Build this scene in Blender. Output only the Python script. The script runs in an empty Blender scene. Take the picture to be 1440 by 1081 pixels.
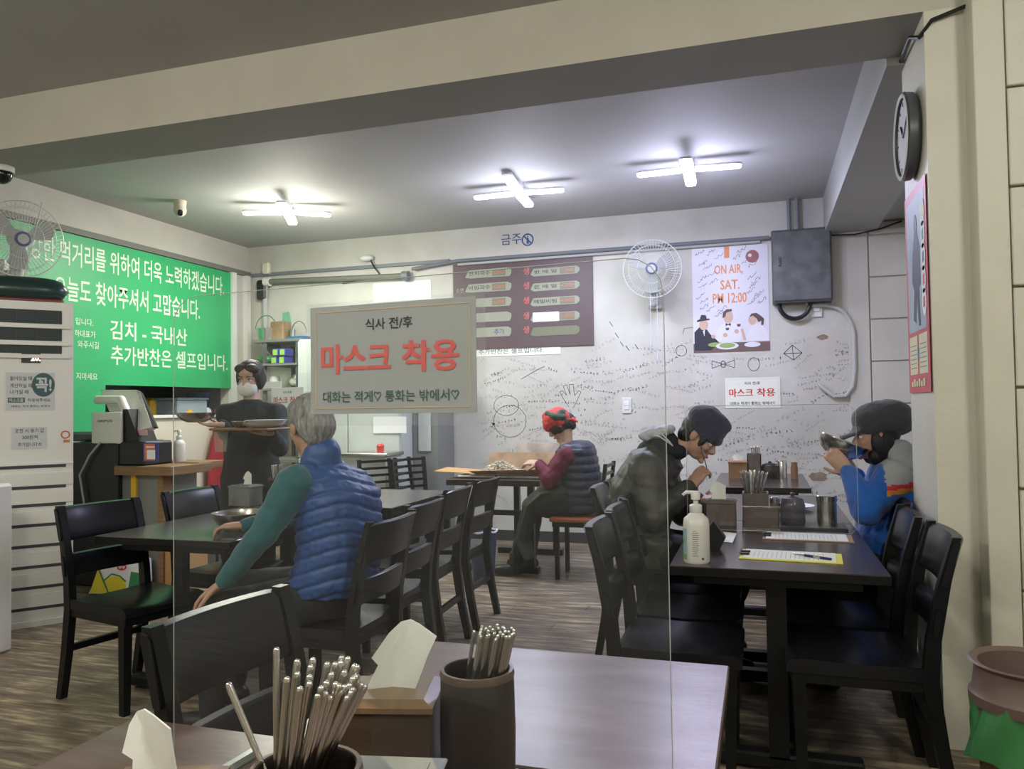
import bpy, bmesh, math, random
from math import sin, cos, pi, radians
from mathutils import Vector, Matrix, Quaternion, noise
V = Vector
SC = bpy.context.scene; C = SC.collection
rnd = random.Random(7)
# ------------------------------------------------------------------ camera
CAMH = 1.32; F, YAW, PITCH, ROLL = 1101.16, .3078066, .02805693, -.0139683
fw = V((-sin(YAW)*cos(PITCH), cos(YAW)*cos(PITCH), sin(PITCH))); rt = V((cos(YAW), sin(YAW), 0)); up = rt.cross(fw)
r1 = cos(ROLL)*rt+sin(ROLL)*up; u1 = -sin(ROLL)*rt+cos(ROLL)*up
cam = bpy.data.cameras.new('camera'); camo = bpy.data.objects.new('camera', cam); C.objects.link(camo)
cam.sensor_width = 36; cam.lens = F*36/1440; cam.clip_start = .05
camo.matrix_world = Matrix(((r1.x, u1.x, -fw.x, 0), (r1.y, u1.y, -fw.y, 0), (r1.z, u1.z, -fw.z, CAMH), (0, 0, 0, 1)))
SC.camera = camo
def P(x, y, Z=None, Y=None, X=None, D=None):          # photo pixel at a known height / depth -> point in the room
    r = fw+r1*(x-720)/F-u1*(y-540.5)/F
    t = D if D is not None else ((Z-CAMH)/r.z if Z is not None else (Y/r.y if Y is not None else X/r.x))
    return r*t+V((0, 0, CAMH))
# ------------------------------------------------------------------ world, lights, exposure
w = bpy.data.worlds.new('world'); SC.world = w; w.use_nodes = True
w.node_tree.nodes['Background'].inputs[0].default_value = (.75, .8, .9, 1); w.node_tree.nodes['Background'].inputs[1].default_value = .25
SC.view_settings.view_transform = 'Standard'; SC.view_settings.look = 'None'; SC.view_settings.gamma = 1
SC.view_settings.use_curve_mapping = False; SC.view_settings.exposure = 0.0
def area(name, loc, size, power, col, rot=(0, 0, 0), spread=180):
    l = bpy.data.lights.new(name, 'AREA'); l.shape = 'DISK'; l.size = size; l.energy = power; l.color = col; l.spread = radians(spread)
    o = bpy.data.objects.new(name, l); o.location = loc; o.rotation_euler = rot; C.objects.link(o); return o
LAMPS = [(P(404, 300, Z=3.04), .5, (1, .98, .86), 66), (P(729, 273, Z=3.04), .08, (.78, .80, 1), 48), (P(968, 240, Z=3.04), .06, (.68, .69, 1), 48)]
NEAR = [(V((-.9, -.35, 3.04)), .5, (1, .965, .86), 80), (V((-3.2, .3, 3.04)), .2, (1, .965, .86), 80), (V((1.4, .6, 3.04)), .3, (1, .965, .86), 80)]
for p, a, c, e in LAMPS: area('lamp_light', p-V((0, 0, .10)), .6, e*.66, c)
for p, a, c, e in NEAR+[(q_[0]-V((0, 0, .10)), 0, q_[2], q_[3]*.62) for q_ in LAMPS]:
    l = bpy.data.lights.new('near_lamp_light', 'POINT'); l.energy = e; l.color = c; l.shadow_soft_size = .22; o_ = bpy.data.objects.new('near_lamp_light', l); o_.location = p-V((0, 0, .16)); C.objects.link(o_)
# ------------------------------------------------------------------ materials
def mat(name, col, rough=.5, metal=0, noise_=0, nscale=8, bump=0, bscale=40, col2=None, stretch=(1, 1, 1), emit=0, coat=0, spec=.5, sheen=0):
    m = bpy.data.materials.new(name); m.use_nodes = True; nt = m.node_tree; b = nt.nodes['Principled BSDF']
    b.inputs['Base Color'].default_value = (*col, 1); b.inputs['Roughness'].default_value = rough; b.inputs['Metallic'].default_value = metal
    b.inputs['Specular IOR Level'].default_value = spec; b.inputs['Coat Weight'].default_value = coat; b.inputs['Coat Roughness'].default_value = .15
    if sheen: b.inputs['Sheen Weight'].default_value = sheen
    if emit: b.inputs['Emission Color'].default_value = (*col, 1); b.inputs['Emission Strength'].default_value = emit
    if noise_ or bump:
        tc = nt.nodes.new('ShaderNodeTexCoord'); mp = nt.nodes.new('ShaderNodeMapping'); mp.inputs['Scale'].default_value = stretch
        nt.links.new(tc.outputs['Object'], mp.inputs[0])
    if noise_:
        n = nt.nodes.new('ShaderNodeTexNoise'); n.inputs['Scale'].default_value = nscale; n.inputs['Detail'].default_value = 6
        nt.links.new(mp.outputs[0], n.inputs['Vector'])
        cr = nt.nodes.new('ShaderNodeValToRGB'); cr.color_ramp.elements[0].position = .5-noise_/2; cr.color_ramp.elements[1].position = .5+noise_/2
        cr.color_ramp.elements[0].color = (*(col2 or [x*.6 for x in col]), 1); cr.color_ramp.elements[1].color = (*col, 1)
        nt.links.new(n.outputs[0], cr.inputs[0]); nt.links.new(cr.outputs[0], b.inputs['Base Color'])
    if bump:
        n2 = nt.nodes.new('ShaderNodeTexNoise'); n2.inputs['Scale'].default_value = bscale; n2.inputs['Detail'].default_value = 5
        nt.links.new(mp.outputs[0], n2.inputs['Vector']); bp = nt.nodes.new('ShaderNodeBump'); bp.inputs['Strength'].default_value = bump; bp.inputs['Distance'].default_value = .01
        nt.links.new(n2.outputs[0], bp.inputs['Height']); nt.links.new(bp.outputs[0], b.inputs['Normal'])
    return m
def glassmat(name, tint=(1, 1, 1), haze=.05, gloss=.9):
    m = bpy.data.materials.new(name); m.use_nodes = True; nt = m.node_tree; nt.nodes.clear()
    out = nt.nodes.new('ShaderNodeOutputMaterial'); tr = nt.nodes.new('ShaderNodeBsdfTransparent'); tr.inputs[0].default_value = (*tint, 1)
    gl = nt.nodes.new('ShaderNodeBsdfGlossy'); gl.inputs['Roughness'].default_value = .015; gl.inputs[0].default_value = (gloss,)*3+(1,)
    df = nt.nodes.new('ShaderNodeBsdfDiffuse'); df.inputs[0].default_value = (.8, .82, .84, 1)
    fr = nt.nodes.new('ShaderNodeFresnel'); fr.inputs[0].default_value = 1.45
    m1 = nt.nodes.new('ShaderNodeMixShader'); m2 = nt.nodes.new('ShaderNodeMixShader'); m1.inputs[0].default_value = haze
    nt.links.new(tr.outputs[0], m1.inputs[1]); nt.links.new(df.outputs[0], m1.inputs[2])
    ge = nt.nodes.new('ShaderNodeNewGeometry'); iv = nt.nodes.new('ShaderNodeMath'); iv.operation = 'SUBTRACT'; iv.inputs[0].default_value = 1; nt.links.new(ge.outputs['Backfacing'], iv.inputs[1])
    mu = nt.nodes.new('ShaderNodeMath'); mu.operation = 'MULTIPLY'; nt.links.new(fr.outputs[0], mu.inputs[0]); nt.links.new(iv.outputs[0], mu.inputs[1])
    nt.links.new(mu.outputs[0], m2.inputs[0]); nt.links.new(m1.outputs[0], m2.inputs[1]); nt.links.new(gl.outputs[0], m2.inputs[2]); nt.links.new(m2.outputs[0], out.inputs[0])
    return m
M = dict(
 wall=mat('wall_paint', (.60, .58, .52), .6, noise_=.5, nscale=2.5, col2=(.52, .50, .44), bump=.15, bscale=60),
 wallb=mat('wall_paint_marked', (.62, .61, .56), .55, noise_=.45, nscale=2.2, col2=(.50, .48, .43), bump=.2, bscale=30),
 pillar=mat('pillar_paint', (.68, .67, .58), .5, noise_=.4, nscale=3, col2=(.63, .62, .53), bump=.15, bscale=50),
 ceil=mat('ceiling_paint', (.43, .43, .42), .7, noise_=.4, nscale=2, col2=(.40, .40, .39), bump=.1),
 beam=mat('beam_paint', (.55, .53, .46), .6, noise_=.4, nscale=3, col2=(.51, .49, .42), bump=.15),
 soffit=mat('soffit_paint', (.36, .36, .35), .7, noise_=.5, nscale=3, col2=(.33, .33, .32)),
 cream=mat('counter_panel', (.70, .66, .54), .5, noise_=.3, nscale=3, col2=(.62, .58, .47)),
 joint=mat('dark_floor_joint', (.10, .10, .09), .9), jointw=mat('painted_joint', (.33, .32, .27), .8), skirt=mat('skirting_dark', (.03, .03, .032), .6),  # joint: plain dark colour of the base between the floor planks
 black=mat('black_lacquered_wood', (.007, .008, .009), .34, spec=.35, noise_=.3, nscale=20),
 leather=mat('black_vinyl', (.008, .009, .012), .27, spec=.42),
 dwood=mat('dark_brown_wood', (.045, .028, .022), .35, noise_=.5, nscale=12, stretch=(1, 8, 8)),
 ttop=mat('dark_table_laminate', (.055, .040, .038), .22, noise_=.5, nscale=6, col2=(.040, .028, .026), stretch=(1, 5, 1)),
 ttopn=mat('worn_red_brown_laminate', (.165, .12, .12), .32, noise_=.25, nscale=4, col2=(.105, .058, .045), stretch=(1, 3, 1), bump=.04, bscale=30),
 ttopg=mat('grey_brown_laminate', (.13, .12, .10), .25, noise_=.5, nscale=5, col2=(.09, .08, .07), stretch=(1, 4, 1)),
 orange=mat('orange_brown_seat', (.42, .12, .05), .35, noise_=.4, nscale=9),
 steel=mat('stainless_steel', (.62, .60, .56), .22, metal=1), chrome=mat('chrome', (.75, .75, .75), .08, metal=1),
 steeld=mat('brushed_steel_bowl', (.45, .43, .40), .28, metal=1, noise_=.4, nscale=15),
 cup=mat('dark_brown_cup_wood', (.024, .013, .010), .42, noise_=.6, nscale=7, col2=(.011, .007, .006), stretch=(1, 1, 4)),
 cuprim=mat('worn_cup_rim', (.11, .07, .05), .4),
 boxw=mat('tissue_box_wood', (.085, .052, .030), .45, noise_=.6, nscale=6, col2=(.035, .022, .014), stretch=(1, 1, 5)),
 boxlid=mat('tissue_box_lid_wood', (.24, .15, .08), .4, noise_=.5, nscale=7, col2=(.15, .09, .05), stretch=(6, 1, 1), coat=.2),
 boxg=mat('grey_brown_box_wood', (.16, .12, .10), .5, noise_=.5, nscale=8, col2=(.10, .075, .06), stretch=(8, 1, 1)),
 boxo=mat('light_brown_box_wood', (.35, .18, .08), .5, noise_=.5, nscale=8),
 tissue=mat('tissue_paper', (.86, .87, .82), .8, bump=.25, bscale=25), paper=mat('white_paper', (.80, .81, .82), .6),
 paper2=mat('white_notice_paper', (.80, .82, .72), .5), signp=mat('laminated_grey_white_paper', (.33, .355, .36), .25),
 plastic=mat('white_plastic', (.72, .72, .68), .35), ac=mat('white_enamel', (.84, .84, .79), .35), acd=mat('dark_vent', (.02, .035, .035), .5),
 slot=mat('grey_slot', (.06, .065, .08), .6), green=mat('green_banner_vinyl', (.035, .42, .15), .45, noise_=.4, nscale=2, col2=(.03, .37, .13)),
 bantext=mat('banner_lettering', (.66, .80, .62), .5), red=mat('red_print', (.62, .045, .035), .5), redf=mat('faded_red_print', (.60, .12, .11), .4), ink=mat('dark_ink', (.03, .035, .045), .5),
 gold=mat('gold_line_print', (.55, .42, .25), .4), inkg=mat('greenish_ink', (.05, .12, .11), .4),
 menu=mat('plum_menu_board', (.10, .065, .075), .5), menul=mat('menu_strip_print', (.30, .31, .24), .5), menup=mat('menu_price_panel', (.18, .19, .12), .5), blue_ink=mat('blue_ink', (.04, .08, .25), .5),
 elec=mat('grey_painted_steel', (.13, .14, .145), .4, noise_=.3), elecd=mat('grey_box_edge', (.08, .085, .09), .4), cond=mat('grey_conduit', (.18, .20, .22), .5),
 whitecond=mat('pale_conduit', (.45, .46, .44), .5), blackp=mat('black_plastic', (.012, .013, .015), .4), blackcord=mat('black_cord', (.01, .01, .01), .5),
 trimd=mat('grey_green_trim', (.17, .18, .15), .6), led=mat('led_diffuser', (1, 1, 1), .4, emit=14), ledf=mat('led_white_frame', (.7, .7, .72), .4), ledh=mat('led_off_added_glow', (.65, .65, .72), .35, emit=.9),  # ledh: unlit wing, a faint glow is put into its material
 fan=mat('fan_grey_white_plastic', (.45, .46, .44), .4), fanblade=mat('fan_translucent_blade', (.38, .40, .38), .3), badge=mat('fan_blue_badge', (.10, .11, .22), .35), wire=mat('fan_guard_wire', (.62, .63, .60), .35),
 bin_=mat('navy_bin_plastic', (.045, .06, .12), .45), binb=mat('brown_bin_plastic', (.13, .085, .075), .5), bagg=mat('green_bag_film', (.045, .19, .065), .3, bump=.5, bscale=12),
 woodshelf=mat('wood_edge', (.30, .17, .08), .5, noise_=.5, nscale=8, stretch=(1, 1, 8)), greyp=mat('grey_panel', (.20, .21, .20), .6), yellow=mat('yellow_plastic', (.80, .50, .03), .5),
 pink=mat('pink_card', (.62, .38, .45), .7), bluep=mat('blue_plastic', (.02, .14, .33), .4), frost=mat('frosted_plastic', (.33, .40, .45), .4), card=mat('cardboard', (.38, .25, .14), .8, noise_=.3),
 cardw=mat('beige_cardboard', (.50, .42, .34), .8, noise_=.3), tan=mat('tan_cardboard', (.50, .30, .12), .8), fish=mat('dried_anchovy', (.55, .50, .38), .4, metal=.2),
 food=mat('food_mix', (.45, .30, .10), .6, noise_=.6, nscale=30, col2=(.10, .14, .05)), clothr=mat('red_cloth', (.45, .02, .03), .85, noise_=.4, nscale=9), stool=mat('stool_brown', (.30, .10, .06), .5),
 # people
 skin=mat('skin', (.50, .29, .20), .5), skin2=mat('pale_skin', (.56, .35, .25), .5), hairb=mat('black_hair', (.012, .011, .011), .45, bump=.6, bscale=120, stretch=(1, 1, .15)),
 hairg=mat('grey_hair', (.42, .42, .41), .6, noise_=.5, nscale=70, col2=(.10, .10, .10), stretch=(1, 1, .25), bump=.9, bscale=120), eyew=mat('eye_white', (.75, .73, .70), .2), eyed=mat('dark_iris', (.02, .012, .01), .15), lips=mat('lips', (.42, .17, .14), .45),
 vest=mat('blue_quilted_nylon', (.030, .085, .28), .48, noise_=.3, nscale=6, col2=(.022, .075, .25), bump=.15, bscale=30), teal=mat('teal_sleeve_knit', (.012, .105, .125), .8, bump=.3, bscale=60, sheen=.3),
 navy=mat('navy_puffer_nylon', (.022, .030, .055), .45, bump=.2, bscale=40), burg=mat('burgundy_knit', (.13, .014, .035), .85, bump=.3, bscale=70), olive=mat('olive_apron', (.045, .052, .042), .8),
 trous=mat('black_trousers', (.012, .013, .015), .8), shoe=mat('black_shoe', (.012, .012, .013), .45), brown=mat('charcoal_olive_nylon', (.065, .066, .060), .5, noise_=.3, nscale=8, bump=.06, bscale=25),
 beanie=mat('navy_knit_beanie', (.012, .014, .055), .9, sheen=.2), collar=mat('dark_navy_lining', (.016, .022, .035), .8), hood=mat('white_hood_fleece', (.62, .62, .70), .8),
 fleece=mat('royal_blue_fleece', (.014, .12, .48), .95, bump=.4, bscale=90, sheen=.4), greyf=mat('light_grey_fleece', (.42, .43, .43), .95, bump=.3, bscale=90), stripr=mat('red_stripe', (.55, .04, .05), .8), stripo=mat('orange_stripe', (.75, .28, .04), .8),
 capm=mat('charcoal_wool_cap', (.055, .062, .065), .9, bump=.4, bscale=110, sheen=.2), blackshirt=mat('black_sweatshirt', (.022, .030, .036), .85, bump=.3, bscale=50), apron=mat('black_apron', (.010, .011, .012), .8, bump=.2, bscale=20),
 mask=mat('white_face_mask', (.78, .78, .76), .7), scarf=mat('red_headscarf', (.62, .05, .05), .75), scarfg=mat('dark_green_scarf_print', (.05, .085, .06), .8),
)
M['glass'] = glassmat('clear_acrylic', (.97, .985, .98), .009); M['glass2'] = glassmat('acrylic_guard', (.97, .98, .98), .008); M['film'] = glassmat('clear_document_sleeve', (.95, .96, .96), .05)
M['edge'] = mat('acrylic_edge', (.40, .43, .41), .2); M['clearp'] = glassmat('clear_cup_plastic', (.95, .93, .85), .12)
def floormat():
    m = bpy.data.materials.new('worn_vinyl_plank'); m.use_nodes = True; nt = m.node_tree; b = nt.nodes['Principled BSDF']; b.inputs['Roughness'].default_value = .42
    N = nt.nodes.new; L = nt.links.new
    g = N('ShaderNodeNewGeometry'); mp = N('ShaderNodeMapping'); mp.inputs['Scale'].default_value = (1.4, 11, 1); L(g.outputs['Position'], mp.inputs[0])
    n1 = N('ShaderNodeTexNoise'); n1.inputs['Scale'].default_value = 2.2; n1.inputs['Detail'].default_value = 8; n1.inputs['Roughness'].default_value = .65; L(mp.outputs[0], n1.inputs['Vector'])
    c1 = N('ShaderNodeValToRGB'); e = c1.color_ramp.elements; e[0].position = .34; e[0].color = (.085, .066, .050, 1); e[1].position = .66; e[1].color = (.55, .47, .33, 1)
    x = e.new(.52); x.color = (.225, .18, .13, 1); L(n1.outputs[0], c1.inputs[0])
    n2 = N('ShaderNodeTexNoise'); n2.inputs['Scale'].default_value = 1.3; n2.inputs['Detail'].default_value = 3; L(g.outputs['Position'], n2.inputs['Vector'])
    mx = N('ShaderNodeMix'); mx.data_type = 'RGBA'; mx.blend_type = 'MULTIPLY'; mx.inputs[0].default_value = .8
    c2 = N('ShaderNodeValToRGB'); c2.color_ramp.elements[0].position = .3; c2.color_ramp.elements[0].color = (.62, .62, .65, 1); c2.color_ramp.elements[1].position = .7; c2.color_ramp.elements[1].color = (1.15, 1.1, 1, 1); L(n2.outputs[0], c2.inputs[0])
    L(c1.outputs[0], mx.inputs[6]); L(c2.outputs[0], mx.inputs[7]); L(mx.outputs[2], b.inputs['Base Color'])
    bp = N('ShaderNodeBump'); bp.inputs['Strength'].default_value = .12; bp.inputs['Distance'].default_value = .004; L(n1.outputs[0], bp.inputs['Height']); L(bp.outputs[0], b.inputs['Normal'])
    return m
M['floor'] = floormat()
# ------------------------------------------------------------------ helpers
TMP = bpy.data.scenes.new('workbench')
TMP2 = bpy.data.scenes.new('typesetting'); _c = bpy.data.curves.new('t', 'FONT'); _c.size = 1; _c.resolution_u = 2; TXT = (bpy.data.objects.new('t', _c), _c); TMP2.collection.objects.link(TXT[0])
def evalmesh(o):      # evaluate one object alone in a small scratch scene
    TMP.collection.objects.link(o); vl = TMP.view_layers[0]; vl.update(); return bpy.data.meshes.new_from_object(o.evaluated_get(vl.depsgraph))
def Wm(o):
    m = o.matrix_basis.copy()
    return Wm(o.parent) @ m if o.parent else m
def link(name, me, m, parent=None, origin=None, smooth=False):
    T = Wm(parent).inverted() if parent else (Matrix.Translation(-V(origin)) if origin is not None else Matrix())
    me.transform(T); me.name = name
    if m is not None:
        me.materials.clear()
        for x in (m if isinstance(m, (list, tuple)) else [m]): me.materials.append(M[x] if isinstance(x, str) else x)
    o = bpy.data.objects.new(name, me); C.objects.link(o)
    if parent: o.parent = parent
    elif origin is not None: o.location = origin
    if smooth: me.shade_smooth()
    return o
class MB:
    def __init__(s): s.b = bmesh.new()
    def box(s, c, d, rot=None, bev=0, seg=1):
        r = bmesh.ops.create_cube(s.b, size=1); vs = r['verts']
        T = Matrix.Translation(V(c)) @ (rot.to_4x4() if rot is not None else Matrix()) @ Matrix.Diagonal((*d, 1))
        bmesh.ops.transform(s.b, matrix=T, verts=vs)
        if bev:
            es = list({e for v in vs for e in v.link_edges}); bmesh.ops.bevel(s.b, geom=es, offset=bev, segments=seg, affect='EDGES', profile=.5)
        return s
    def bb(s, a, b, bev=0, seg=1):   # box from two corners
        a, b = V(a), V(b); return s.box((a+b)/2, [abs(x) for x in (b-a)], bev=bev, seg=seg)
    def rings(s, R, close=False, cap=True):
        vr = [[s.b.verts.new(p) for p in ring] for ring in R]; n = len(R[0])
        for a, b in zip(vr, vr[1:]+([vr[0]] if close else [])):
            for i in range(n): s.b.faces.new((a[i], a[(i+1) % n], b[(i+1) % n], b[i]))
        if cap and not close:
            s.b.faces.new(list(reversed(vr[0]))); s.b.faces.new(vr[-1])
        return s
    def cyl(s, a, b, r0, r1=None, n=12, cap=True):
        a, b = V(a), V(b); r1 = r0 if r1 is None else r1; d = (b-a).normalized(); q = d.to_track_quat('Z', 'Y')
        f = lambda c, r: [c+q @ V((r*cos(2*pi*i/n), r*sin(2*pi*i/n), 0)) for i in range(n)]
        return s.rings([f(a, r0), f(b, r1)], cap=cap)
    def tube(s, pts, r, n=8, close=False):
        pts = [V(p) for p in pts]; R = []
        rr = r if isinstance(r, (list, tuple)) else [r]*len(pts); N = len(pts); pv = None
        for i, p in enumerate(pts):
            d = (pts[(i+1) % N]-pts[i-1]) if close or 0 < i < N-1 else (pts[1]-pts[0] if i == 0 else pts[-1]-pts[-2])
            d = d.normalized()
            if pv is None: pv = d.orthogonal().normalized()
            pv = (pv-d*pv.dot(d)).normalized(); w_ = d.cross(pv)
            R.append([p+rr[i]*(cos(2*pi*k/n)*pv+sin(2*pi*k/n)*w_) for k in range(n)])
        return s.rings(R, close=close)
    def lathe(s, prof, c=(0, 0, 0), n=24, rot=None, cap=True):
        c = V(c); q = rot or Matrix.Identity(3)
        return s.rings([[c+q @ V((max(r, 1e-4)*cos(2*pi*i/n), max(r, 1e-4)*sin(2*pi*i/n), z)) for i in range(n)] for r, z in prof], cap=cap)
    def sph(s, c, r, rot=None, u=16, v=10):
        r = (r,)*3 if isinstance(r, (int, float)) else r
        q = rot if rot is not None else Matrix.Identity(3); c = V(c); nv = s.b.verts.new; nf = s.b.faces.new
        t = nv(c+q @ V((0, 0, r[2]))); b = nv(c-q @ V((0, 0, r[2]))); L = []
        for j in range(1, v):
            a = pi*j/v; L.append([nv(c+q @ V((r[0]*sin(a)*cos(2*pi*i/u), r[1]*sin(a)*sin(2*pi*i/u), r[2]*cos(a)))) for i in range(u)])
        for i in range(u):
            k = (i+1) % u; nf((t, L[0][i], L[0][k])); nf((b, L[-1][k], L[-1][i]))
            for A_, B_ in zip(L, L[1:]): nf((A_[i], B_[i], B_[k], A_[k]))
        return s
    def limb(s, pts, rs, n=14):
        for i, (p, r) in enumerate(zip(pts, rs)): s.sph(p, r, u=n, v=8)
        for i in range(len(pts)-1): s.cyl(pts[i], pts[i+1], rs[i], rs[i+1], n=n)
        return s
    def prism(s, pts, vec):
        vec = V(vec); pts = [V(p) for p in pts]; return s.rings([pts, [p+vec for p in pts]])
    def build(s, name, m, parent=None, origin=None, smooth=False):
        bmesh.ops.recalc_face_normals(s.b, faces=s.b.faces)
        me = bpy.data.meshes.new(name); s.b.to_mesh(me); s.b.free()
        o = link(name, me, m, parent, origin)
        if smooth:
            me.shade_smooth()
            if smooth != 2: me.set_sharp_from_angle(angle=radians(40))
        return o
def tag(o, label=None, cat=None, group=None, kind=None):
    if label: o['label'] = label
    if cat: o['category'] = cat
    if group: o['group'] = group
    if kind: o['kind'] = kind
    return o
def thing(name, label, cat, loc=(0, 0, 0), rz=0, group=None):
    o = bpy.data.objects.new(name, None); C.objects.link(o); o.location = loc; o.rotation_euler = (0, 0, rz); o.empty_display_size = .1
    return tag(o, label, cat, group)
def struct(o): o['kind'] = 'structure'; return o
KIDS = {}
def dup(root, loc, rz=0, label=None, group=None):
    kids = {}
    for o in C.objects:
        if o.parent: kids.setdefault(o.parent, []).append(o)
    def rec(o, par):
        c = o.copy(); C.objects.link(c)
        if par: c.parent = par
        for k in kids.get(o, []): rec(k, c)
        return c
    r = rec(root, None); r.location = loc; r.rotation_euler = (0, 0, rz)
    if label: r['label'] = label
    if group: r['group'] = group
    return r
class Panel:   # a flat printed object: coordinates in metres on its face
    def __init__(s, O, ex, ey): s.O = V(O); s.ex = V(ex).normalized(); s.ey = V(ey).normalized(); s.n = s.ex.cross(s.ey).normalized()
    def p(s, x, y, z=0): return s.O+s.ex*x+s.ey*y+s.n*z
    def rect(s, x0, y0, x1, y1, z=0, t=.001, mb=None):
        mb = mb or MB(); return mb.prism([s.p(x0, y0, z), s.p(x1, y0, z), s.p(x1, y1, z), s.p(x0, y1, z)], s.n*t)
    def poly(s, pts, z=0, t=.0006, mb=None):
        mb = mb or MB(); return mb.prism([s.p(x, y, z) for x, y in pts], s.n*t)
    def disc(s, x, y, r, z=0, t=.0006, mb=None, n=24, ry=None):
        return s.poly([(x+r*cos(2*pi*i/n), y+(ry or r)*sin(2*pi*i/n)) for i in range(n)], z, t, mb)
    def ring(s, x, y, r, wd, z=0, t=.0006, mb=None, n=24, ry=None):
        mb = mb or MB(); ry = ry or r; R = []
        for i in range(n):
            a = 2*pi*i/n; R.append([s.p(x+(r+k)*cos(a), y+(ry+k)*sin(a), zz) for k, zz in ((-wd/2, z), (wd/2, z), (wd/2, z+t), (-wd/2, z+t))])
        return mb.rings(R, close=True)
    def line(s, pts, wd, z=0, mb=None):
        mb = mb or MB()
        for (x0, y0), (x1, y1) in zip(pts, pts[1:]):
            dx, dy = x1-x0, y1-y0; l = math.hypot(dx, dy) or 1e-6; nx, ny = -dy/l*wd/2, dx/l*wd/2
            mb.b.faces.new([mb.b.verts.new(s.p(*q, z)) for q in ((x0+nx, y0+ny), (x0-nx, y0-ny), (x1-nx, y1-ny), (x1+nx, y1+ny))])
        return mb
    def frame(s, x0, y0, x1, y1, wd, z=0, t=.0006):
        mb = MB()
        for a in ((x0, y0, x1, y0+wd), (x0, y1-wd, x1, y1), (x0, y0, x0+wd, y1), (x1-wd, y0, x1, y1)): s.rect(*a, z=z, t=t, mb=mb)
        return mb
    def text(s, txt, x0, y0, x1, y1, m, parent, z=.001, bold=0, name='lettering', italic=0, align=None):
        o, cu = TXT; cu.body = txt; cu.offset = bold; cu.shear = italic; vl = TMP2.view_layers[0]; vl.update(); me = bpy.data.meshes.new_from_object(o.evaluated_get(vl.depsgraph))
        xs = [v.co.x for v in me.vertices]; ys = [v.co.y for v in me.vertices]; a, b, c, d = min(xs), max(xs), min(ys), max(ys)
        if x1 is None: x1 = x0+(b-a)*(y1-y0)/(d-c)
        for v in me.vertices:
            v.co = s.p(x0+(v.co.x-a)/(b-a)*(x1-x0), y0+(v.co.y-c)/(d-c)*(y1-y0), z)
        return link(name, me, m, parent)
def quad_panel(bl, br, tl): return Panel(bl, V(br)-V(bl), V(tl)-V(bl))
def remesh(mb, vox, sm=2, disp=None):
    me = bpy.data.meshes.new('r'); bmesh.ops.recalc_face_normals(mb.b, faces=mb.b.faces); mb.b.to_mesh(me); mb.b.free()
    o = bpy.data.objects.new('r', me)
    r = o.modifiers.new('r', 'REMESH'); r.mode = 'VOXEL'; r.voxel_size = vox
    k = o.modifiers.new('s', 'SMOOTH'); k.factor = .5; k.iterations = sm
    m2 = evalmesh(o); bpy.data.objects.remove(o); bpy.data.meshes.remove(me)
    if disp:
        ns = [v.normal.copy() for v in m2.vertices]
        for v, n in zip(m2.vertices, ns):
            v.co = v.co+n*disp(v.co)
    m2.shade_smooth(); return m2
# ------------------------------------------------------------------ room shell
XL, YB, XR, ZC = -5.42, 7.40, 1.22, 3.13
fl = struct(MB().bb((XL-.1, -2.6, -.12), (3.2, YB+.1, -.006)).build('floor', 'joint'))
y = 1.3; k = 0
while y < YB-.02:
    x = XL+(k*.47 % 1.3)-1.3
    while x < 1.25:
        a, b = max(x, XL), min(x+1.3, 1.25)
        if b-a > .05: MB().bb((a+.001, y+.001, -.006), (b-.001, min(y+.16, YB)-.001, 0)).build('plank', 'floor', fl)
        x += 1.3
    y += .16; k += 1
tag(MB().bb((XL, -2.6, -.006), (3.2, 1.3, 0)).build('plank', 'floor', fl)); tag(MB().bb((1.25, 1.3, -.006), (3.2, YB, 0)).build('plank', 'floor', fl))
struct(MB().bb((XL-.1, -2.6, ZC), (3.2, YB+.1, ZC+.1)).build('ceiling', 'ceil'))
wb = struct(MB().bb((XL-.1, YB, -.1), (3.2, YB+.12, ZC)).build('wall_back', 'wallb'))
wl = MB(); wl.bb((XL-.1, -2.6, -.1), (XL, 5.35, ZC)); wl.bb((XL-.1, 5.35, -.1), (XL, 7.05, 1.26)); wl.bb((XL-.1, 5.35, 1.60), (XL, 7.05, ZC)); wl.bb((XL-.1, 7.05, -.1), (XL, YB, ZC))
struct(wl.build('wall_left', 'wall'))
al = MB(); al.bb((XL-.75, 5.30, 1.20), (XL-.10, 7.1, 1.255)); al.bb((XL-.78, 5.30, 1.2), (XL-.72, 7.1, 1.9)); al.bb((XL-.75, 5.25, 1.2), (XL-.1, 5.3, 1.9)); al.bb((XL-.75, 7.1, 1.2), (XL-.1, 7.15, 1.9)); al.bb((XL-.75, 5.3, 1.88), (XL-.1, 7.1, 1.93))
struct(al.build('wall_alcove', 'greyp'))
struct(MB().bb((XL-.1, 5.37, 1.255), (XL+.05, 7.05, 1.285), bev=.004).build('trim_1', 'paper2'))
struct(MB().bb((XR, 3.5, -.1), (XR+.1, YB, ZC)).build('wall_right', 'wall'))
struct(MB().bb((XL-.1, -2.7, -.1), (3.2, -2.6, ZC)).build('wall_front', 'wall'))
struct(MB().bb((3.1, -2.6, -.1), (3.2, 3.3, ZC)).build('wall_side', 'wall'))
# cross beam and soffit
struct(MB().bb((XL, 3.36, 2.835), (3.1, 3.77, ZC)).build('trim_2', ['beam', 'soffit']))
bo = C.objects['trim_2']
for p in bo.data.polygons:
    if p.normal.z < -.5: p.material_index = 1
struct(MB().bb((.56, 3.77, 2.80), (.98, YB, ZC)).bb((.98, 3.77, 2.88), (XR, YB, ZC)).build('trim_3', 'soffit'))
for p in C.objects['trim_3'].data.polygons: pass
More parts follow.
